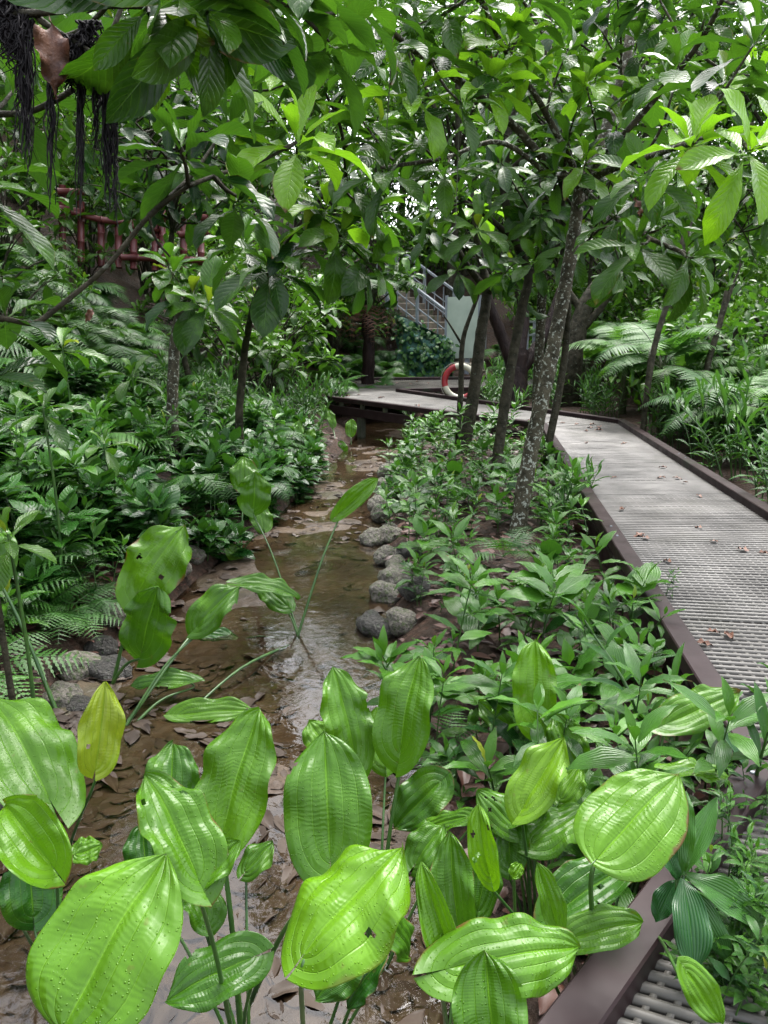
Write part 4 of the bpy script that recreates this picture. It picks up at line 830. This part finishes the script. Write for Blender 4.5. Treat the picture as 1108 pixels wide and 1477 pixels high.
built_tree('gnarled_tree', 'low dark twisted tree behind the speckled trunk by the right foliage', 'tree',
  [(822, 545, 15, 34), (830, 490, 15, 28), (845, 440, 15, 24), (862, 410, 15, 18)], 'barkdark', [([(835, 480, 15, 13), (870, 440, 14.8, 10), (890, 400, 14.6, 7)], [(880, 400, 14.5, 9, .35)]), ([(840, 450, 15, 12), (815, 410, 15, 9), (805, 370, 15, 7)], [])])
built_tree('broadleaf_tree', 'short speckled trunk topped by a leaf rosette on the left bank', 'tree',
  [(249, 602, 8.0, 17), (250, 540, 8.0, 16), (254, 480, 8.0, 14), (264, 430, 7.9, 11)], 'bark', [
  ([(262, 440, 7.9, 8), (272, 425, 7.8, 6), (280, 415, 7.7, 5)], [(278, 425, 7.6, 11, .46), (250, 395, 7.7, 8, .36), (300, 440, 7.3, 8, .44)]),
  ([(262, 436, 7.9, 7), (250, 415, 7.8, 6), (240, 385, 7.8, 5)], [(243, 380, 7.7, 8, .36)])])
built_tree('broadleaf_tree', 'thin dark trunk under the large drooping rosette left of centre', 'tree',
  [(345, 610, 8.5, 12), (349, 550, 8.4, 11), (354, 500, 8.2, 10), (366, 440, 7.6, 9), (384, 398, 6.9, 8)], 'barkdark', [
  ([(380, 405, 7.0, 6), (386, 395, 6.7, 6), (390, 388, 6.5, 5)], [(390, 386, 6.3, 14, .48), (440, 340, 6.4, 9, .4), (350, 350, 6.6, 9, .4)]),
  ([(380, 405, 7, 6), (420, 340, 6.6, 5), (460, 290, 6.3, 5), (500, 260, 6.2, 4)], [(470, 300, 6.2, 10, .4, (.1, -.4, .8), 1), (500, 250, 6.1, 10, .38), (540, 300, 6.2, 9, .4), (530, 380, 6.4, 9, .4), (460, 240, 6.4, 9), (490, 340, 6.2, 8, .4)]),
  ([(500, 262, 6.2, 5), (490, 180, 5.9, 5), (450, 100, 5.6, 4), (420, 40, 5.4, 3)], [(460, 160, 5.7, 10, .38), (410, 115, 5.5, 10, .38, (.1, -.4, .8), 1), (385, 175, 5.7, 9, .36), (505, 110, 5.7, 10, .38), (545, 190, 5.8, 9, .36), (430, 40, 5.4, 10, .38), (500, 30, 5.5, 9, .38), (350, 60, 5.6, 9, .36), (340, 130, 5.9, 9, .36)])])
built_tree('sapling', 'leaning stem rising from the left edge to the big leaf rosette', 'sapling',
  [(-40, 540, 2.7, 9), (60, 462, 2.8, 8), (150, 388, 2.85, 7), (215, 312, 2.9, 7), (272, 268, 2.9, 6)], 'barkdark', [
  ([(272, 268, 2.9, 7), (268, 240, 2.85, 6), (262, 215, 2.8, 5)], [(262, 212, 2.8, 10, .30)]),
  ([(272, 268, 2.9, 7), (320, 250, 3.0, 6), (370, 235, 3.1, 5), (425, 208, 3.2, 4)], [(428, 205, 3.2, 11, .30, (.1, -.4, .8), 1), (345, 285, 3.0, 7, .27)]),
  ([(215, 312, 2.9, 5), (225, 345, 2.9, 4), (245, 370, 2.9, 3)], [(330, 175, 3.3, 8, .27)])])
# tree outside the left edge whose boughs hang into the top left corner
tl = built_tree('root_hung_tree', 'bough across the top left corner hung with black aerial roots', 'tree',
  [(-330, 1500, 2.4, 140), (-300, 700, 2.5, 120), (-230, 120, 2.5, 90), (-120, -40, 2.5, 60)], 'barkdark', [
  ([(-160, 0, 2.5, 30), (0, -22, 2.45, 11), (60, 30, 2.4, 10), (110, 62, 2.4, 8), (150, 85, 2.35, 5)], []),
  ([(-140, 0, 2.5, 30), (20, 20, 2.4, 12), (150, 8, 2.35, 10), (240, 12, 2.3, 8), (330, 20, 2.3, 6)], [(300, 18, 2.2, 8, .34, (.3, -.3, -.5)), (215, 20, 2.2, 8, .32, (.1, -.2, -.8)), (370, -20, 2.3, 9, .32, (.8, -.2, .1)), (260, -30, 2.2, 8, .3)]),
  ([(-140, -50, 2.5, 26), (150, -60, 2.8, 10), (330, -30, 3.2, 8), (470, 40, 3.6, 5)], [(400, 10, 3.4, 10, .30), (475, 60, 3.6, 9, .30), (440, -30, 3.4, 9, .3), (520, 0, 3.7, 9, .30), (345, 60, 3.4, 7, .28)]),
  ([(-200, 150, 2.5, 26), (0, 165, 2.6, 10), (70, 150, 2.6, 9), (130, 105, 2.6, 8), (172, 20, 2.6, 7), (185, -40, 2.6, 6)], [(20, 130, 2.9, 8, .28), (-20, 260, 2.6, 8, .3), (60, 60, 3.2, 8)]),
  ([(-250, 400, 2.5, 22), (-60, 430, 2.7, 8), (0, 462, 2.8, 6), (10, 445, 2.85, 5)], [(8, 452, 2.8, 8, .24), (-20, 540, 2.6, 6, .2)])])
for x, y0, y1, w in [(22, 0, 100, 26), (30, 20, 215, 12), (40, 30, 240, 10), (74, 40, 290, 9), (115, 60, 300, 8), (118, 66, 285, 5), (138, 85, 240, 7), (152, 88, 300, 7), (162, 95, 315, 12), (102, 50, 130, 16), (6, 0, 80, 22), (180, 40, 120, 10), (130, 30, 110, 20), (210, 12, 130, 5)]:
    a = Acc(); nst = max(6, int(w*1.5))
    for k in range(nst):
        xx = x+rng.uniform(-w/2, w/2); e = y0+(y1-y0)*1.08*rng.uniform(.6, 1); q = [P(xx+rng.normal()*(1+w*.24), y0+(e-y0)*t_, 2.4+rng.normal()*.01) for t_ in np.linspace(0, 1, 9)]
        tube(a, q, np.linspace(.0042, .0016, 9), 4, 2, cap=False)
        if rng.random() < .7:
            for _ in range(3):
                b = q[int(rng.integers(1, 8))]; tube(a, [b, b+rng.normal(size=3)*[.018, .018, .01]+[0, 0, -.04]], [.0015, .0008], 3, 2, cap=False)
    a.build('aerial_root', M['root'], tl)
a = Acc()
for x0, y0, x1, y1, w_, d_ in [(222, 22, 226, 162, 48, 2.3), (300, 0, 316, 112, 34, 2.4), (255, -10, 300, 84, 36, 2.2), (330, -10, 372, 46, 40, 2.5)]:
    b_, e_ = P(x0, y0, d_), P(x1, y1, d_-.03); l_ = np.linalg.norm(e_-b_); place(a, leaf_tpl('obov', 8, 16, W=w_/F*d_/l_, fold=.3, curl=.35, wave=.05, chord=True), b_, e_-b_, [rng.normal()*.3, -1, .25], l_, .5)
yl_ = a.build('young_leaves', M['young'], tl)
a = Acc(); dl = leaf_tpl('ovate', 8, 14, W=.50, fold=.55, curl=.5, wave=.30, freq=3, twist=.8); place(a, dl, P(74, 30, 2.35), P(78, 150, 2.35)-P(74, 30, 2.35), [.3, -1, 0], .23)
tag(a.build('dead_leaf', M['dead']), 'big curled rust brown dead leaf caught among the aerial roots', 'dead leaf')
a = Acc(); place(a, dl, P(135, 445, 6.5), P(120, 470, 6.5)-P(135, 445, 6.5), [.3, -1, .4], .14)
tag(a.build('dead_leaf', M['dead']), 'reddish dead leaf lodged in the dark ferns on the left', 'dead leaf')
a = Acc(); place(a, dl, P(915, 285, 5), P(925, 312, 5)-P(915, 285, 5), [.3, -1, .4], .14)
tag(a.build('dead_leaf', M['dead']), 'small brown dead leaf hanging right of the speckled trunk fork', 'dead leaf')
for (x, y0, y1, d, lab) in [(666, 105, 332, 5.1, 'thin pale vine hanging straight down from the long bough'), (566, 70, 205, 4.7, 'short dark thread of vine hanging left of the pale vine')]:
    a = Acc(); tube(a, [P(x, y0, d), P(x-5, (y0+y1)/2, d), P(x-9, y1, d)], [.004, .0035, .002], 5, 8); tag(a.build('hanging_vine', M['fstem']), lab, 'vine')
# thin saplings right of the deck
for tr, lab in [([(925, 650, 10.2, 9), (937, 540, 10.2, 9), (952, 470, 10.2, 8), (975, 405, 10.2, 7), (985, 340, 10.2, 5)], 'thin black sapling stem leaning right beside the boardwalk bend'),
                ([(1010, 590, 10.8, 9), (1020, 530, 10.8, 9), (1040, 460, 10.8, 8), (1048, 420, 10.8, 6)], 'thin black stem standing among the tree ferns at the right'),
                ([(928, 640, 10.5, 5), (932, 560, 10.5, 4), (938, 500, 10.5, 3)], 'shortest thin dark stem beside the boardwalk bend')]:
    x, y, d, w = tr[-1]; built_tree('sapling', lab, 'sapling', tr, 'barkdark', [([tr[-2], (x+10, y-10, d, w*.7), (x+22, y-40, d, 2)], [(x+20, y-50, d, 7, .25)] if w > 4.5 else [])], 'thin dark saplings right of the boardwalk')
built_tree('slender_trunk', 'slender speckled trunk rising out of the top of the picture', 'tree', [(786, 330, 8.8, 12), (788, 200, 8.8, 12), (791, 60, 8.8, 11), (792, -60, 8.8, 10)], 'bark', [([(790, 60, 8.8, 6), (760, 10, 8.6, 5), (740, -20, 8.4, 4)], [(750, 10, 8.4, 9, .34), (820, -20, 8.6, 9, .34)])])
# tree fern with a brown skirt of dead fronds
tb = P(530, 556, 18); tb[2] = G(tb[0], tb[1]); t = thing('tree_fern', tb, 'tree fern with a brown skirt of dead fronds behind the far bend', 'tree fern')
a = Acc(); tube(a, [tb-[0, 0, .2], tb+[.03, 0, 1.], tb+[0, 0, 2.1]], [.17, .14, .15], 10, 6, 0, .12); a.build('trunk', M['barkred'], t)
a = Acc()
for _ in range(34):
    ph = rng.uniform(0, 6.28); d = [math.cos(ph), math.sin(ph), .1]; frond(a, tb+[0, 0, 2.0], d, rng.uniform(1., 1.7), 2.3, 10, .14, PINNAS, .5, .1)
a.build('dead_fronds', [M['dead'], M['fstem']], t)
a = Acc()
for i in range(12): ph = i*2.4; frond(a, tb+[0, 0, 2.1], [math.cos(ph)*.7, math.sin(ph)*.7, .75], 1.7, 1.5, 20, .38, PINNA, .5, tr=.012)
a.build('fronds', [M['fern'], M['fstem']], t)

# ------------------------------------------------------------------ shrubs and background trees (copies with shared meshes)
def shrub_parts(h, nr, L_, spread, lm='tree', tpl=TREE, nl=(7, 11)):
    w = Acc(); f = Acc()
    for i in range(nr):
        ph = i*2.399+rng.normal()*.3; rr = spread*math.sqrt(rng.random()); z = h*rng.uniform(.35, 1.)*(1-.25*rr/spread)
        e = np.array([math.cos(ph)*rr, math.sin(ph)*rr, z]); s = np.array([rng.normal()*.05, rng.normal()*.05, -.1])
        tube(w, [s, s*.5+e*.5+[0, 0, .1*h]-np.array([e[0], e[1], 0])*.2, e], [.018, .012, .006], 5, 4, cap=False)
        rosette(f, e, [e[0]*.4, e[1]*.4, h*.5], int(rng.integers(*nl)), L_*rng.uniform(.85, 1.15), .35, 1.8, tpl, young=rng.uniform(.4, .9), old=rng.uniform(.1, .35))
    return w.mesh('stems', M['barkdark']), f.mesh('leaves', M[lm])
def two(name, parts, names, loc, rz, s, lab, cat, grp):
    t = thing(name, loc, lab, cat, grp); t.rotation_euler = (0, 0, rz); t.scale = (s, s, s)
    for me, n in zip(parts, names):
        o = bpy.data.objects.new(n, me); C.objects.link(o); o.parent = t
    return t
SHRUB = [shrub_parts(2.0, 13, .38, .9), shrub_parts(1.5, 11, .34, .8), shrub_parts(2.6, 17, .40, 1.1)]
for x, y in sample(34, lambda y: (-1.9-.36*y, min(float(xl(y))-1.2, -1.6)), 9.5, 19.5, .8):
    low = -.44 < x/y < -.21 and y < 14.6
    two('broadleaf_shrub', SHRUB[int(rng.integers(3))], ('stems', 'leaves'), on(x, y), rng.uniform(0, 6.28), rng.uniform(.32, .45) if low else rng.uniform(.7, 1.1), 'broad leaved shrub on the left slope below the bamboo railing', 'shrub', 'shrubs on the left slope')
for x, y, s_ in [(-4.4, 12.6, .42), (-3.3, 12.2, .4), (-5.3, 13.2, .42)]:
    two('broadleaf_shrub', SHRUB[1], ('stems', 'leaves'), on(x, y), x, s_, 'broad leaved shrub on the left slope below the bamboo railing', 'shrub', 'shrubs on the left slope')
for x, y in sample(10, lambda y: (-2.8, -.7), 19.6, 24, .9):
    two('broadleaf_shrub', SHRUB[int(rng.integers(3))], ('stems', 'leaves'), on(x, y), rng.uniform(0, 6.28), rng.uniform(.8, 1.2), 'broad leaved shrub on the slope behind the far bend of the boardwalk', 'shrub', 'shrubs behind the far bend')
for x, y in sample(12, lambda y: (4.4, 8.5), 14., 24, .9):
    two('broadleaf_shrub', SHRUB[int(rng.integers(3))], ('stems', 'leaves'), on(x, y), rng.uniform(0, 6.28), rng.uniform(.8, 1.2), 'broad leaved shrub far behind the tree ferns on the right', 'shrub', 'shrubs behind the tree ferns')
def crown_tree(h, cr, nr, L_):
    w = Acc(); f = Acc(); bend = rng.normal(size=2)*.2
    tr = [np.array([0, 0, -.2]), np.array([bend[0], bend[1], h*.35]), np.array([bend[0]*.3, bend[1]*.3, h*.7]), np.array([0, 0, h*.92])]
    tube(w, tr, [.05, .042, .032, .015], 8, 6, 0, .06); c = catmull(tr, 10); b = Acc()
    for i in range(nr):
        v = rng.normal(size=3); v /= np.linalg.norm(v); v *= rng.random()**.4; e = np.array([v[0]*cr, v[1]*cr, h*.72+v[2]*h*.30])
        k = int(np.clip(len(c)*(.42+.5*rng.random()), 0, len(c)-1)); s = c[k]; 
        tube(b, [s, s*.45+e*.55+rng.normal(size=3)*.1, e], [.022, .014, .006], 5, 4, cap=False)
        rosette(f, e, e-s+np.array([0, 0, .3]), int(rng.integers(7, 12)), L_*rng.uniform(.85, 1.2), .3, 1.9, young=rng.uniform(.45, .95), old=rng.uniform(.1, .4))
    return w.mesh('trunk', M['barkdark']), b.mesh('branches', M['barkdark']), f.mesh('crown', M['tree'])
CT = [crown_tree(4.6, 1.5, 42, .42), crown_tree(5.4, 1.8, 54, .43), crown_tree(4.0, 1.3, 34, .40)]
for x, y, k, s, lab in [(-4.6, 6.8, 1, .95, 'leafy tree on the left bank behind the aerial roots'), (-2.75, 11.4, 1, .9, 'leafy tree behind the thin dark trunk on the left bank'), (1.86, 8.9, 0, .95, 'thin leafy tree among the seedlings close behind the speckled trunk'), (-4.0, 15.6, 0, 1., 'leafy tree on the left bank above the bamboo railing'), (-4.6, 9.8, 1, 1.05, 'leafy tree above the dark ferns on the left slope'),
    (-1.3, 22.2, 1, .9, 'leafy tree behind the far bend of the boardwalk'), (6.6, 16.5, 0, 1.1, 'leafy tree behind the tree ferns at the right'),
    (-4.7, 16.8, 1, 1.15, 'leafy tree beside the bamboo railing'), (-6.4, 13, 1, 1.2, 'leafy tree farthest left on the slope'), (8.6, 13.5, 1, 1.2, 'leafy tree far right beyond the tree ferns'),
    (5.0, 19.2, 1, 1.2, 'leafy tree shading the landing railing'), (-.3, 18.4, 2, 1., 'slim leafy tree left of the mossy rock face')]:
    two('leafy_tree', CT[k], ('trunk', 'branches', 'crown'), on(x, y), rng.uniform(0, 6.28), s, lab, 'tree', 'leafy trees around the stream')
def far_tree(h, cr, n):
    w = Acc(); f = Acc(); tube(w, [[0, 0, -.3], [.2, .1, h*.4], [0, 0, h*.9]], [.16, .12, .03], 7, 5, 0, .06)
    for _ in range(9):
        v = rng.normal(size=3); v /= np.linalg.norm(v); e = np.array([v[0]*cr*.8, v[1]*cr*.8, h*.68+v[2]*h*.22]); tube(w, [[.1, .05, h*.4], e*.6+np.array([0, 0, .3*h])*.6, e], [.06, .04, .012], 5, 4, cap=False)
    cl = [(lambda v: np.array([v[0]*cr, v[1]*cr, h*.62+v[2]*h*.36]))((lambda q: q/np.linalg.norm(q)*rng.random()**.35)(rng.normal(size=3))) for _ in range(46)]
    for c in cl:
        r0 = rng.uniform(.1, .8)
        for _ in range(n//46):
            p = c+rng.normal(size=3)*[.36, .36, .26]; d = rng.normal(size=3); d[2] -= .3
            place(f, pick(TINY), p, d, rng.normal(size=3)*.5+[0, 0, 1], rng.uniform(.14, .26), float(np.clip(r0+rng.normal()*.12, 0, 1)))
    return w.mesh('trunk', M['barkdark']), f.mesh('crown', M['far'])
FT = [far_tree(8, 2.3, 3600), far_tree(10, 2.8, 4600), far_tree(6, 2.0, 3000)]
for x, y in sample(58, lambda y: (-.62*y-1, .62*y+1), 22.5, 44, 2.1):
    if x > 0 and x < 2.2 and y < 24: continue
    if -.25 < x/y < -.07: continue
    side = 'left' if x < -2 else ('right' if x > 4 else 'middle')
    two('forest_tree', FT[int(rng.integers(3))], ('trunk', 'crown'), on(x, y), rng.uniform(0, 6.28), rng.uniform(.85, 1.15)*(1.18 if y > 27 else 1.), {'left': 'distant small leaved forest tree beyond the bamboo railing', 'right': 'distant small leaved forest tree beyond the tree ferns', 'middle': 'distant small leaved forest tree above the stone stairs'}[side], 'tree', {'left': 'forest trees beyond the railing', 'right': 'forest trees beyond the tree ferns', 'middle': 'forest trees above the stairs'}[side])
for x, y in [(-6.2, 29.), (-4.6, 30.2), (-3.1, 28.6), (-5.4, 27.2), (-3.9, 26.4), (-2.4, 30.8), (-7.0, 31)]:
    z_ = G(x, y); top = 1.9+math.hypot(x, y)*math.tan(math.radians(16.8)); two('forest_tree', FT[0], ('trunk', 'crown'), on(x, y), rng.uniform(0, 6.28), (top-z_)/8.0, 'distant small leaved forest tree up the slope behind the far bend', 'tree', 'forest trees behind the far bend')
for x, y in [(-8.5, 15), (-9, 19), (-7, 20), (9.5, 15), (10.5, 19), (8, 20), (6.6, 22), (-10, 10), (10, 11)]:
    two('forest_tree', FT[2], ('trunk', 'crown'), on(x, y, -1.2), rng.uniform(0, 6.28), rng.uniform(.8, 1.), 'small leaved forest tree at the %s flank of the clearing' % ('left' if x < 0 else 'right'), 'tree', 'forest trees at the %s flank' % ('left' if x < 0 else 'right'))
FS = [far_tree(2.2, 1.5, 1700)]
for x, y in sample(10, lambda y: (.36*y+.4, .5*y+1.5), 12, 18, 1.):
    two('forest_shrub', FS[0], ('trunk', 'crown'), on(x, y, -.2), rng.uniform(0, 6.28), rng.uniform(.6, .95), 'fine leaved shrub among the tree ferns on the right', 'shrub', 'fine leaved shrubs among the tree ferns')
for x, y in sample(40, lambda y: (-.6*y, .6*y), 20.5, 36, 1.3):
    if -.4 < x < 3.6 and y < 25: continue
    two('forest_shrub', FS[0], ('trunk', 'crown'), on(x, y, -.3), rng.uniform(0, 6.28), rng.uniform(.8, 1.3), 'small leaved shrub on the forest floor under the %s distant trees' % ('left' if x < 0 else 'right'), 'shrub', 'shrubs under the %s distant trees' % ('left' if x < 0 else 'right'))

# ------------------------------------------------------------------ light, world, camera
w = bpy.data.worlds.new('World'); scene.world = w; w.use_nodes = True; nt = w.node_tree
bg = nt.nodes['Background']; sky = nt.nodes.new('ShaderNodeTexSky'); sky.sky_type = 'NISHITA'; sky.sun_disc = False
SE, SR = math.radians(64), math.radians(25)
sky.sun_elevation = SE; sky.sun_rotation = SR; sky.dust_density = 4.; sky.air_density = 1.
hs = nt.nodes.new('ShaderNodeHueSaturation'); hs.inputs['Saturation'].default_value = .30; hs.inputs['Value'].default_value = 1.5
nt.links.new(sky.outputs[0], hs.inputs['Color']); nt.links.new(hs.outputs[0], bg.inputs[0]); bg.inputs[1].default_value = .15
ld = bpy.data.lights.new('sun', 'SUN'); ld.energy = 1.0; ld.angle = math.radians(38); ld.color = (1, .97, .92)
lo = bpy.data.objects.new('sun', ld); C.objects.link(lo)
sdir = Vector((math.sin(SR)*math.cos(SE), math.cos(SR)*math.cos(SE), math.sin(SE))); lo.rotation_euler = sdir.to_track_quat('Z', 'Y').to_euler(); lo.location = (0, 0, 12)
cd = bpy.data.cameras.new('camera'); cd.sensor_fit = 'VERTICAL'; cd.sensor_height = 36; cd.sensor_width = 27; cd.lens = F/1477*36; cd.clip_start = .05; cd.clip_end = 400
co = bpy.data.objects.new('camera', cd); C.objects.link(co); co.location = (0, 0, CZ); co.rotation_euler = (PI/2-TH, 0, 0); scene.camera = co
vs = scene.view_settings; vs.view_transform = 'Standard'; vs.look = 'None'; vs.exposure = 1.85; vs.gamma = 1
cy = scene.cycles; cy.max_bounces = 7; cy.diffuse_bounces = 3; cy.glossy_bounces = 3; cy.transmission_bounces = 4; cy.transparent_max_bounces = 6; cy.use_denoising = True; cy.caustics_reflective = False; cy.caustics_refractive = False; cy.sample_clamp_indirect = 6
